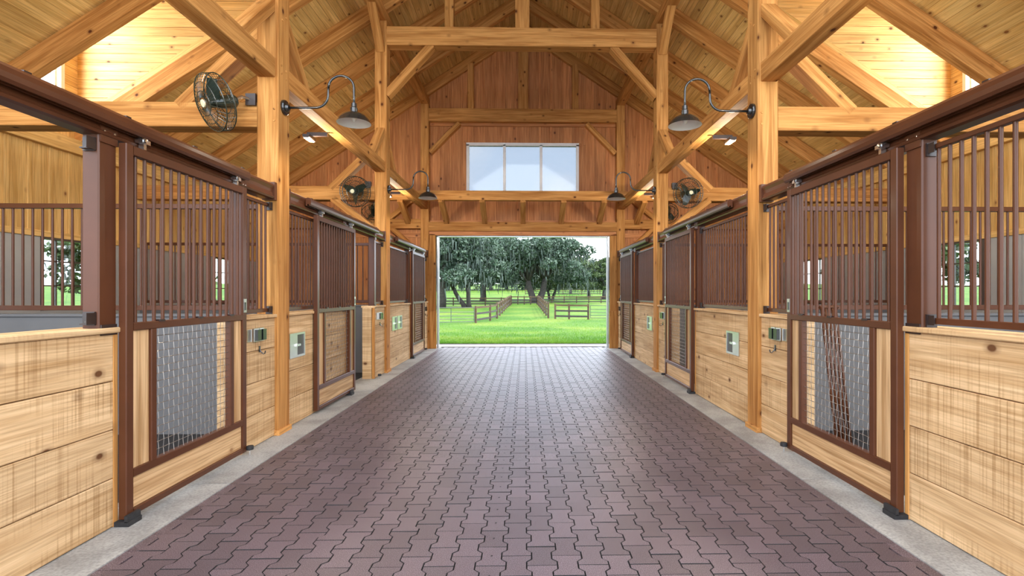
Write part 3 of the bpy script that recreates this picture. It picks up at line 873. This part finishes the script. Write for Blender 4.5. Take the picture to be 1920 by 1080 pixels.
def feed_door(s, y0, y1, z0, z1, label, open_at=-1):
    t = empty('feed_door', (s * 2.5, (y0 + y1) / 2, z0), label, 'feed door', 'steel feed doors in the stall walls')
    x = s * FRONT; w = .022
    fr = MB()
    for (a0, a1, b0, b1) in ((y0, y0 + w, z0, z1), (y1 - w, y1, z0, z1), (y0 + w, y1 - w, z0, z0 + w), (y0 + w, y1 - w, z1 - w, z1)):
        fr.box(x - s * .012, x, a0, a1, b0, b1)
    fr.build('frame', 'stainless', t)
    MB().box(x - s * .003, x - s * .0005, y0 + w, y1 - w, z0 + w, z1 - w).build('opening_shade', 'steel_dark', t)  # flat dark plate; the shade of the open hatch is put in its colour
    wl = (y1 - y0) * .42
    ya = y0 + w if open_at < 0 else y1 - w - wl
    lf = MB().box(x - s * .012, x - s * .004, ya, ya + wl, z0 + w, z1 - w).build('door_leaf', 'stainless', t)
    zc = (z0 + z1) / 2
    yl = ya + (wl if open_at < 0 else 0)
    MB().box(x - s * .028, x - s * .012, yl - .05, yl + .05, zc - .012, zc + .012).build('latch_bar', 'chrome', lf)

def spare_clips(s, y, parent):
    for z in (1.30, 2.34):
        m_ = MB().box(s * 2.515, s * 2.585, y - .012, y, z - .04, z + .04); m_.box(s * 2.512, s * 2.520, y - .07, y, z - .035, z + .035)
        m_.box(s * 2.515, s * 2.57, y - .05, y - .01, z - .035, z - .028)
        o = m_.build('clip_bracket', 'steel_dark', parent)
        inst('bolt', bolt_me, (s * 2.535, y - .012, z - .02), parent, qto((0, -1, 0))); inst('bolt', bolt_me, (s * 2.56, y - .012, z - .02), parent, qto((0, -1, 0)))
LPOS = {1: 'beside the nearer timber post', 2: 'beside the farther timber post', 3: 'beside the barn door'}
for s in (-1, 1):
    for b in (1, 2, 3):
        F = FR[b]
        P0 = {1: WALL_Y0, 2: F1 + POST_D, 3: F2 + POST_D}[b]
        S = SIDE[s]; B = BAY[b]
        d0 = F - 2.0; d1 = d0 + 1.37
        sh = -1.13 if (s == -1 and b == 2) else 0.0
        stall_wall(s, P0, d0 + .01, 'long wooden plank wall of the %s stall on the %s' % (B, S), trim1=True)
        stall_wall(s, d1, F, 'short wooden plank wall between door and post, %s stall on the %s' % (B, S), trim0=True)
        sp_ = steel_post(s, d0 - .13, d0 + .005, 'brown steel post on the camera side of the %s %s stall door' % (B, S))
        steel_post(s, d1 + .0, d1 + .10, 'brown steel post on the far side of the %s %s stall door' % (B, S))
        header(s, b, P0, F, max(P0 + .1, d0 - 1.35), d1 + .03)
        if s == -1 and b == 1: spare_clips(s, d0 - .13, sp_)
        else:
            bar_grille(s, P0, d0 - .13, 'wide barred grille above the long plank wall, %s stall on the %s' % (B, S))
        bar_grille(s, d1 + .10, F, 'narrow barred grille between door and post, %s stall on the %s' % (B, S))
        st_ = 'slid open' if sh else 'closed'
        sliding_door(s, b, d0 + sh, 'brown barred stall door with wire mesh, %s, %s one on the %s' % (st_, B, S))
        door_guide(s, d0 + .03, 'black floor guide at the camera-side foot of the %s %s stall door' % (B, S))
        floor_stop(s, d1 + .0, 'small black roller on the kerb at the far edge of the %s %s stall door' % (B, S))
        outlet_set(s, d1 + .30 if b < 3 else d1 + .3, 'black outlets with steel plate on the short wall, %s %s stall' % (B, S))
        halter_hook(s, d1 + .33, 'small black halter hook below the outlets, %s %s stall' % (B, S))
        if b == 2 and s == -1: feed_door(s, 5.52, 5.90, .74, 1.01, 'bright steel feed door with latch, on the left beside the nearer post', -1)
        if b == 2 and s == 1: feed_door(s, 5.74, 6.10, .73, 1.00, 'bright steel feed door with latch, on the right beside the nearer post', -1)
        if b == 3 and s == -1:
            feed_door(s, 9.75, 10.12, .73, 1.00, 'steel feed door, nearer of the pair on the left past the farther post', -1)
            feed_door(s, 10.16, 10.53, .73, 1.00, 'steel feed door, farther of the pair on the left past the farther post', -1)
        if b == 3 and s == 1: feed_door(s, 9.70, 10.10, .73, 1.00, 'steel feed door on the right past the farther post', -1)

# a spare grille leaning inside the nearest right stall
lg = empty('loose_grille', (2.9, 4.5, 0), 'loose brown bar grille leaning inside the nearest right stall, behind the mesh', 'grille')
for k in range(5):
    MB().tube([(2.83 + k * .045, 4.46 + k * .02, .05), (2.74 + k * .045, 4.55 + k * .02, 1.32)], .0115, n=8).build('bar', 'steel', lg, smooth=True)
for (dx, z, dy) in ((0, .05, 0), (-.09, 1.32, .09)):
    MB().tube([(2.81 + dx, 4.45 + dy, z), (3.04 + dx, 4.56 + dy, z)], .018, n=4).build('rail', 'steel', lg)
# partitions between stalls
for s in (-1, 1):
    for b in (1, 2):
        F = FR[b]
        t = empty('stall_partition', (s * 4.8, F + .12, 0), 'grey panelled partition with bars behind the %s stall fronts, at the %s post' % (SIDE[s], {1: 'nearer', 2: 'farther'}[b]), 'partition', 'partitions between stalls')
        x0, x1 = AX + POST_W, OUT - .016
        n = 3; d = (x1 - x0) / n
        for k in range(n):
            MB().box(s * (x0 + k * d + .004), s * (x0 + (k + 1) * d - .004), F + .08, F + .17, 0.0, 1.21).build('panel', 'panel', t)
        xbeam('cap', s * x0, s * x1, F + .06, F + .19, 1.21, 1.24, 'panel', t, ch=0.004)
        for z0, z1 in ((1.275, 1.325), (2.325, 2.375)):
            xbeam('rail', s * x0, s * x1, F + .10, F + .15, z0, z1, 'steel', t, ch=0.003)
        L = 2.325 - 1.325
        m_ = int((x1 - x0) / .10)
        for k in range(m_):
            inst('bar', bar_mesh(L), (s * (x0 + .05 + k * .10), F + .125, 1.325 + L / 2), t)
        zbeam('inner_post', s * (x0 + .0), s * (x0 + .10), F + .05, F + .20, 0, 1.21, 'timber', t)

# ------------------------------------------------------------------ gooseneck lamps
LAMPS = []
for s in (-1, 1):
    for b in (1, 2):
        F = FR[b] + POST_D / 2
        z = 3.385 if b == 1 else 3.36
        t = empty('gooseneck_lamp', (s * AX, F, z), 'black gooseneck barn lamp on the %s %s post' % ({1: 'nearer', 2: 'farther'}[b], SIDE[s]), 'lamp', 'gooseneck barn lamps')
        X = lambda d: s * (AX - d)
        mb = MB().lathe([(0.0001, 0.055), (0.030, 0.055), (0.036, 0.045), (0.040, 0.03), (0.072, 0.028), (0.078, 0.018), (0.078, 0.0)], n=20)
        mb.xform(Matrix.Translation((s * AX, F, z)) @ qto((-s, 0, 0)).to_matrix().to_4x4())
        mb.build('wall_plate', 'black', t, smooth=False)
        path = [(X(.04), F, z), (X(.20), F, z), (X(.33), F, z + .003)]
        c1 = (.27, .12)      # sweep up
        for k in range(1, 9):
            a = k / 8 * math.pi / 2 * .98
            path.append((X(.33 + .125 * math.sin(a)), F, z + .003 + .125 * (1 - math.cos(a))))
        path += [(X(.458), F, z + .17), (X(.458), F, z + .21)]
        for k in range(0, 13):
            a = math.pi - k / 12 * math.pi
            path.append((X(.458 + .133 + .133 * math.cos(a)), F, z + .21 + .128 * math.sin(a)))
        path += [(X(.724), F, z + .12), (X(.724), F, z + .02)]
        MB().tube(path, 0.0125, n=10).build('arm', 'black', t, smooth=True)
        xc = X(.724)
        MB().lathe([(0.013, .06), (0.028, .05), (0.030, .01), (0.038, .0), (0.038, -.045), (0.03, -.05)], (xc, F, z), n=18).build('neck_collar', 'black', t, smooth=False)
        sh_ = MB().lathe([(0.036, -.040), (0.075, -.055), (0.128, -.085), (0.158, -.125), (0.172, -.155), (0.174, -.158)], (xc, F, z), n=36).build('shade', 'black', t, smooth=True)
        MB().lathe([(0.0345, -.046), (0.073, -.061), (0.125, -.090), (0.155, -.130), (0.1695, -.157), (0.174, -.158)], (xc, F, z), n=36).build('shade_lining', 'white', sh_, smooth=True)
        MB().lathe([(0.0001, -.145), (0.018, -.138), (0.026, -.118), (0.022, -.095), (0.014, -.07), (0.014, -.045)], (xc, F, z), n=16).build('bulb', 'white', t, smooth=True)
        LAMPS.append((t, (xc, F, z - .17)))

# ------------------------------------------------------------------ fans on the side ties
def fan(loc, nrm, rad, label, mount):
    t = empty('wall_fan', loc, label, 'fan', 'barn fans')
    q = qto(nrm).to_matrix().to_4x4(); X = Matrix.Translation(loc) @ q
    c = MB()
    def ring(r, h, wr): c.tube([(r * math.cos(a), r * math.sin(a), h) for a in np.linspace(0, 2 * math.pi, 29)], wr, n=5, caps=False)
    for r, h in ((rad, .035), (rad, -.055), (rad * .72, .075), (rad * .42, .095), (rad * .2, .10), (rad * .72, -.085), (rad * .4, -.10)): ring(r, h, .0035 if r < rad else .006)
    for k in range(36):
        a = 2 * math.pi * k / 36; ca, sa = math.cos(a), math.sin(a)
        c.tube([(rad*.2*ca, rad*.2*sa, .10), (rad*.42*ca, rad*.42*sa, .095), (rad*.72*ca, rad*.72*sa, .075), (rad*ca, rad*sa, .035), (rad*ca, rad*sa, -.055), (rad*.72*ca, rad*.72*sa, -.085), (rad*.4*ca, rad*.4*sa, -.10)], .0026, n=4, caps=False)
    c.xform(X); tag(c.build('wire_cage', 'fan_metal', t), kind='stuff')
    for k in range(3):
        m = MB(); vs = []
        for i in range(6):
            rr = rad * (.14 + .72 * i / 5); wdt = rad * (.16 + .26 * math.sin(math.pi * min(1, .25 + i / 6)))
            for j, e in enumerate((-1, 0, 1)):
                an = e * wdt / rr * .55
                vs.append((rr * math.cos(an), rr * math.sin(an), e * .030 + .004 * (j == 1)))
        fs = [(i*3+j, i*3+j+1, (i+1)*3+j+1, (i+1)*3+j) for i in range(5) for j in range(2)]
        m.raw(vs, fs).raw([(x_, y_, z_ - .004) for x_, y_, z_ in vs], [f[::-1] for f in fs])
        m.xform(X @ Matrix.Rotation(k * 2 * math.pi / 3 + .4, 4, 'Z')); m.build('blade', 'fan_metal', t, smooth=True)
    m = MB().lathe([(0.0001, .112), (rad * .13, .110), (rad * .14, .10)], n=18); m.xform(X); m.build('badge', 'badge', t)
    m = MB().lathe([(0.0001, .06), (.045, .055), (.05, .0), (.06, -.06), (.065, -.19), (.05, -.21), (.0001, -.21)], n=16); m.xform(X); m.build('motor', 'fan_metal', t, smooth=False)
    p = X @ Vector((0, 0, -.17)); mt = Vector(mount)
    MB().tube([p, (p + mt) / 2 + Vector((0, 0, .04)), mt], .016, n=8).build('mount_arm', 'stainless', t)
    MB().box(mt.x - .05, mt.x + .05, mt.y - .03, mt.y + .04, mt.z - .06, mt.z + .06).build('mount_plate', 'steel_dark', t)
fan((-2.95, F1 - .26, 3.29), (-.52, -.70, -.34), .265, 'dark wire-cage fan on the tie beam of the nearer left post', (-2.74, F1 + .02, 3.42))
fan((-2.96, F2 - .22, 3.25), (-.12, -.98, -.12), .265, 'dark wire-cage fan facing the aisle camera by the farther left post', (-2.80, F2 + .02, 3.42))
fan((2.98, F2 - .22, 3.25), (.16, -.98, -.10), .265, 'dark wire-cage fan facing the aisle camera by the farther right post', (2.80, F2 + .02, 3.42))
fan((-2.86, F2 + .55, 3.00), (-.3, .85, -.5), .22, 'second dark fan hanging behind the tie beam, farther left post', (-2.78, F2 + .23, 3.2))
fan((2.80, F2 + .55, 3.00), (.3, .85, -.5), .22, 'second dark fan hanging behind the tie beam, farther right post', (2.76, F2 + .23, 3.2))

# small flood lamps clipped under the girts
FLOOD_W, BARN_W = 13.0, 8.0
def lamp_light(name, loc, watt, radius, kind='POINT', parent=None):
    ld = bpy.data.lights.new(name, kind); ld.energy = watt; ld.color = (1.0, 0.86, 0.66); ld.shadow_soft_size = radius
    o = bpy.data.objects.new(name, ld); link(o, parent, loc)
    if kind == 'SPOT': ld.spot_size = R(150); ld.spot_blend = 0.6
    return o
for (t, p) in LAMPS: lamp_light('lamp_light', p, BARN_W, 0.05, 'SPOT', t)
for s in (-1, 1):
    for k, y in enumerate((2.95, 7.0, 11.05)):
        t = empty('flood_lamp', (s * 2.72, y, 3.6), 'small grey box lamp under the pale beam above the %s %s stall' % (BAY[k + 1], SIDE[s]), 'lamp', 'small box lamps')
        MB().box(s * 2.86, s * 2.95, y - .11, y + .11, 3.56, 3.60).build('housing', 'steel_dark', t)
        MB().box(s * 2.655, s * 2.93, y - .02, y + .02, 3.60, 3.65).build('bracket', 'steel_dark', t)
        MB().box(s * 2.87, s * 2.94, y - .10, y + .10, 3.548, 3.56).build('lens', 'white', t)
        lamp_light('flood_light', (s * 2.905, y, 3.44), FLOOD_W, 0.06, parent=t)

# ------------------------------------------------------------------ outside: lawn, fences, trees
GP = [(13.9, -0.02), (16, -0.06), (24, -0.30), (33, -0.5), (45, -0.38), (55, -0.15), (75, 0.1), (110, 1.0), (150, 2.3), (220, 4.4), (400, 9.0)]
gx_, gz_ = np.array([p[0] for p in GP]), np.array([p[1] for p in GP])
def ground_z(y): return float(np.interp(y, gx_, gz_))
vs, fs = [], []
ys = [-25, -10, 0, 13.9] + [14.5 + i * 1.5 for i in range(30)] + [60 + i * 6 for i in range(30)] + [260, 320, 400]
xs = [-250, -120, -60, -30, -18, -10, -5, 0, 5, 10, 18, 30, 60, 120, 250]
for y in ys:
    for x in xs: vs.append((x, y, ground_z(y) if y > 13.9 else -0.22))
nx = len(xs)
for j in range(len(ys) - 1):
    for i in range(nx - 1): fs.append((j*nx+i, j*nx+i+1, (j+1)*nx+i+1, (j+1)*nx+i))
ap = MB().box(-9, 9, -14, 0.24, -0.2, -0.004).build('bounce_slab', 'concrete')  # unseen slab added behind the camera to bounce sunlight up to the roof
tag(ap, 'unseen concrete slab added behind the camera to bounce sunlight into the roof', kind='structure')
gr = MB().raw(vs, fs).build('ground', 'grass', origin=(0, 0, 0), smooth=True)
tag(gr, 'bright green mown lawn and fields beyond the barn door', kind='structure')
so = MB().raw([(-6, 14.2, -.01), (6, 14.2, -.01), (6, 14.75, -.015), (4, 14.95, -.025), (0, 15.05, -.028), (-4, 14.95, -.025), (-6, 14.75, -.015)], [tuple(range(7))]).build('soil_strip', 'soil', smooth=False)
tag(so, 'thin strip of bare dark soil just outside the threshold', kind='structure')
# grass blades near the door
n = 42000
gy = 14.85 + rng.random(n) ** 2.6 * 24; gxx = (rng.random(n) - .5) * (6 + (gy - 14) * 0.55)
gzz = np.interp(gy, gx_, gz_); hh = rng.uniform(.03, .075, n); ang = rng.uniform(0, math.pi, n); wv = rng.uniform(.004, .009, n)
lean = rng.normal(0, .02, (n, 2))
V = np.empty((n, 3, 3))
V[:, 0] = np.stack([gxx - np.cos(ang) * wv, gy - np.sin(ang) * wv, gzz - .005], 1)
V[:, 1] = np.stack([gxx + np.cos(ang) * wv, gy + np.sin(ang) * wv, gzz - .005], 1)
V[:, 2] = np.stack([gxx + lean[:, 0], gy + lean[:, 1], gzz + hh], 1)
def fast_mesh(name, V, k, mat):
    me = bpy.data.meshes.new(name); nF = len(V)
    me.vertices.add(nF * k); me.vertices.foreach_set('co', V.reshape(-1).astype(np.float32))
    me.loops.add(nF * k); me.loops.foreach_set('vertex_index', np.arange(nF * k, dtype=np.int32))
    me.polygons.add(nF); me.polygons.foreach_set('loop_start', np.arange(0, nF * k, k, dtype=np.int32))
    me.polygons.foreach_set('loop_total', np.full(nF, k, dtype=np.int32))
    me.materials.append(M[mat]); me.update(calc_edges=True); me.validate()
    return me
o = inst('grass_blades', fast_mesh('grass_blades', V, 3, 'blade'), (0, 0, 0))
tag(o, 'short green grass blades on the lawn before the door', 'grass', kind='stuff')

def at(px, Z):           # ground point seen at image column px at depth Z
    x = (px - 1004.0) / F_PX * Z
    c, s_ = math.cos(YAW), math.sin(YAW)
    X, Y = x * c + Z * s_, Z * c - x * s_
    return Vector((X + 0.045, Y, ground_z(Y)))
def fence(pts, label, boards=3, hp=1.12, gr_='board fences'):
    t = empty('board_fence', pts[0], label, 'fence', gr_)
    for p in pts:
        MB().lathe([(0.075, -.1), (0.075, hp), (0.06, hp + .02), (0.0001, hp + .02)], p, n=10).build('post', 'fence_post', t)
    for a_, b_ in zip(pts, pts[1:]):
        for k in range(boards):
            z = 0.22 + k * (hp - .32) / (boards - 1)
            off = Vector((0, -.09, z))
            beam('rail_board', a_ + off, b_ + off, 0.03, 0.13, 'fence_post' if k == boards - 1 else 'fence_board', t, ch=0.0)
    return t
def gate(a_, b_, label):
    t = empty('pipe_gate', a_, label, 'gate', 'pipe gates')
    mb_z = [0.12, 0.30, 0.50, 0.74, 1.02]
    for z in mb_z:
        MB().tube([a_ + Vector((0, 0, z)), b_ + Vector((0, 0, z))], .022, n=6).build('pipe_rail', 'gate_steel', t)
    for k in range(3):
        p = a_.lerp(b_, k / 2)
        MB().tube([p + Vector((0, 0, .1)), p + Vector((0, 0, 1.03))], .022, n=6).build('upright', 'gate_steel', t)
Lp = [at(892, 33), at(919, 35.5), at(932, 38)]
fence(Lp, 'brown post and dark board fence left of the grass lane')
gate(at(889, 32.8), at(800, 31), 'dark pipe gate left of the grass lane')
Rp = [at(1103, 37), at(1067, 37.3), at(1041, 37.8)]
fence(Rp, 'brown post and dark board fence right of the grass lane')
gate(at(1107, 37), at(1170, 37), 'dark pipe gate right of the grass lane')
lz = np.linspace(38.5, 66, 9)
fence([at(932 + (958 - 932) * (1 - 38.5 / z) / (1 - 38.5 / 66), z) for z in lz], 'fence line running away along the left of the lane', 3, 1.2)
fence([at(1028 - (1028 - 1007) * (1 - 38.5 / z) / (1 - 38.5 / 66), z) for z in lz], 'fence line running away along the right of the lane', 3, 1.2)
fence([at(p, 66) for p in (959, 971, 983, 995, 1007)], 'dark cross fence closing the far end of the lane', 3, 1.1)
fence([at(p, 62) for p in (820, 850, 880, 910, 940, 957)], 'dark board fence across the left field', 3, 1.0)
fence([at(p, 72) for p in (1012, 1035, 1058, 1081, 1104, 1127, 1150)], 'dark board fence across the right field', 3, 1.0)
fence([at(p, 115) for p in (985, 1020, 1055, 1090, 1125, 1160)], 'thin dark fence far off among the right-hand trees', 3, 1.2)

def tree(base, H, spread, label, nleaf=9000, leaf=0.20, trunks=1, lean=0.0, mat='leaf_teal', r0=0.45, seed=1, low=0.26, moss=1500, zlow=.24):
    rg = np.random.default_rng(seed); rd = random.Random(seed)
    t = empty('oak_tree', base, label, 'tree', 'live oaks hung with moss')
    tk = MB(); tips = []
    for k in range(trunks):
        d = Vector((lean + (k - (trunks - 1) / 2) * .5, rd.uniform(-.15, .15), 1)).normalized()
        p0 = Vector(base) + Vector(((k - (trunks - 1) / 2) * r0 * 1.6, 0, -.2))
        path = [p0]; hgt = H * low * rd.uniform(.85, 1.1)
        for i in range(1, 5): path.append(p0 + d * hgt * i / 4 + Vector((rd.uniform(-.1, .1), rd.uniform(-.1, .1), 0)))
        tk.tube(path, [r0 * 1.35, r0, r0 * .9, r0 * .85, r0 * .7], n=8)
        top = path[-1]
        nb2 = 6
        for j in range(nb2):
            an = 2 * math.pi * (j + rd.random() * .6) / nb2
            ln = spread * rd.uniform(.55, .95)
            q = [top + Vector((0, 0, -.3))]
            for i in range(1, 6):
                u = i / 5
                q.append(top + Vector((math.cos(an) * ln * u + rd.uniform(-.25, .25), math.sin(an) * ln * u * .8 + rd.uniform(-.25, .25), (H * .38) * (u ** .8) * rd.uniform(.7, 1.1))))
            tk.tube(q, [r0 * .55, r0 * .42, r0 * .33, r0 * .24, r0 * .15, r0 * .05], n=6)
            tips += q[2:]
    tk.build('trunk', 'bark', t, smooth=True)
    # clustered leaf clumps filling a broad dome
    ncl = 70
    cl = []
    for i in range(ncl):
        a_ = rg.uniform(0, 2 * math.pi); rr = spread * math.sqrt(rg.uniform(0.02, 1)); 
        zt = H * (0.42 + 0.55 * math.sqrt(max(0, 1 - (rr / spread) ** 2)) * rg.uniform(.35, 1.0))
        if rr > spread * .5: zt = H * rg.uniform(zlow, .62)
        cl.append((base[0] + rr * math.cos(a_), base[1] + rr * math.sin(a_) * .8, base[2] + zt, spread * rg.uniform(.12, .24)))
    for p in tips: cl.append((p.x, p.y, p.z + .3, spread * .16))
    cl = np.array(cl)
    idx = rg.integers(0, len(cl), nleaf)
    dirs = rg.normal(size=(nleaf, 3)); dirs /= np.linalg.norm(dirs, axis=1)[:, None]
    rad = rg.uniform(.3, 1.0, nleaf) ** .5
    P = cl[idx, :3] + dirs * (cl[idx, 3] * rad)[:, None] * np.array([1, 1, .7])
    u = rg.normal(size=(nleaf, 3)); u /= np.linalg.norm(u, axis=1)[:, None]
    w_ = np.cross(u, rg.normal(size=(nleaf, 3))); w_ /= np.linalg.norm(w_, axis=1)[:, None]
    sz = leaf * rg.uniform(.5, 1.3, nleaf)[:, None]
    V = np.empty((nleaf, 4, 3)); V[:, 0] = P - u * sz; V[:, 1] = P + w_ * sz * .6; V[:, 2] = P + u * sz; V[:, 3] = P - w_ * sz * .6
    tag(inst('foliage', fast_mesh('foliage', V, 4, mat), (0, 0, 0), t), kind='stuff')
    if moss:
        idx = rg.integers(0, len(cl), moss)
        P = cl[idx, :3] + rg.normal(size=(moss, 3)) * (cl[idx, 3] * .6)[:, None]
        P[:, 2] -= cl[idx, 3] * .3
        L = rg.uniform(.3, 1.1, moss) * (H / 12); an = rg.uniform(0, math.pi, moss); ww = rg.uniform(.03, .085, moss) * (H / 12)
        dx = np.stack([np.cos(an) * ww, np.sin(an) * ww, np.zeros(moss)], 1); dz = np.stack([rg.normal(0, .08, moss), np.zeros(moss), -L], 1)
        V = np.empty((moss, 4, 3)); V[:, 0] = P - dx; V[:, 1] = P + dx; V[:, 2] = P + dx * .3 + dz; V[:, 3] = P - dx * .3 + dz
        tag(inst('hanging_moss', fast_mesh('hanging_moss', V, 4, 'moss'), (0, 0, 0), t), kind='stuff')
    return t
tree(at(1006, 74), 14.0, 7.5, 'great spreading oak with twin trunks at the lane end', 26000, .20, 2, 0, 'leaf_teal', .50, 11, .26, 1500)
tree(at(905, 80), 13.0, 6.0, 'mossy oak with one stout trunk left of the great oak', 16000, .20, 1, .1, 'leaf_teal', .45, 12, .3, 1100)
tree(at(876, 57), 11.5, 4.2, 'leaning twin-stemmed mossy oak behind the left fence', 16000, .17, 2, -.3, 'leaf_teal', .26, 13, .24, 1500)
tree(at(827, 56), 14.0, 4.8, 'tall oak cut off by the left door jamb', 16000, .17, 1, .1, 'leaf_teal', .42, 14, .36, 1500)
tree(at(1032, 84), 9.0, 4.5, 'forked oak just right of the great oak', 9000, .18, 2, .1, 'leaf_green', .24, 15, .24, 1500)
tree(at(1104, 98), 8.2, 4.6, 'round green oak in the right field', 10000, .20, 1, 0, 'leaf_green', .30, 16, .24, 1200)
tree(at(1131, 90), 8.2, 3.4, 'oak beside the right door jamb', 9000, .18, 1, .1, 'leaf_green', .36, 17, .3, 1200)
tree(at(1070, 120), 9.5, 5.0, 'distant oak in the gap between the right trees', 8000, .24, 1, 0, 'leaf_green', .35, 18, .22, 800)
for k, (px, z, h) in enumerate(((800, 150, 18), (840, 150, 18), (880, 160, 20), (920, 150, 19), (950, 165, 20), (985, 155, 16), (1025, 170, 16), (1055, 165, 13), (1090, 175, 11), (1125, 170, 11), (1160, 160, 12))):
    nm = ['first', 'second', 'third', 'fourth', 'fifth', 'sixth', 'seventh', 'eighth', 'ninth', 'tenth', 'eleventh'][k]
    tree(at(px, z), h, 7.5, '%s tree from the left in the far tree line behind the oaks' % nm, 5000, .42, 1, 0, ('leaf_green', 'leaf_teal')[k % 2], .4, 30 + k, .2, 500, .06)
# trees seen through the stall windows
for s in (-1, 1):
    for k, (x, y) in enumerate(((24, 14), (27, 23), (25, 33))):
        tree((s * x, y, -.25), 8.5, 4.2, 'green tree outside the %s stall windows, %s one' % (SIDE[s], ('nearest', 'middle', 'farthest')[k]), 7000, .2, 1, 0, 'leaf_green', .3, 60 + k + 5 * (s > 0), .2, 300)
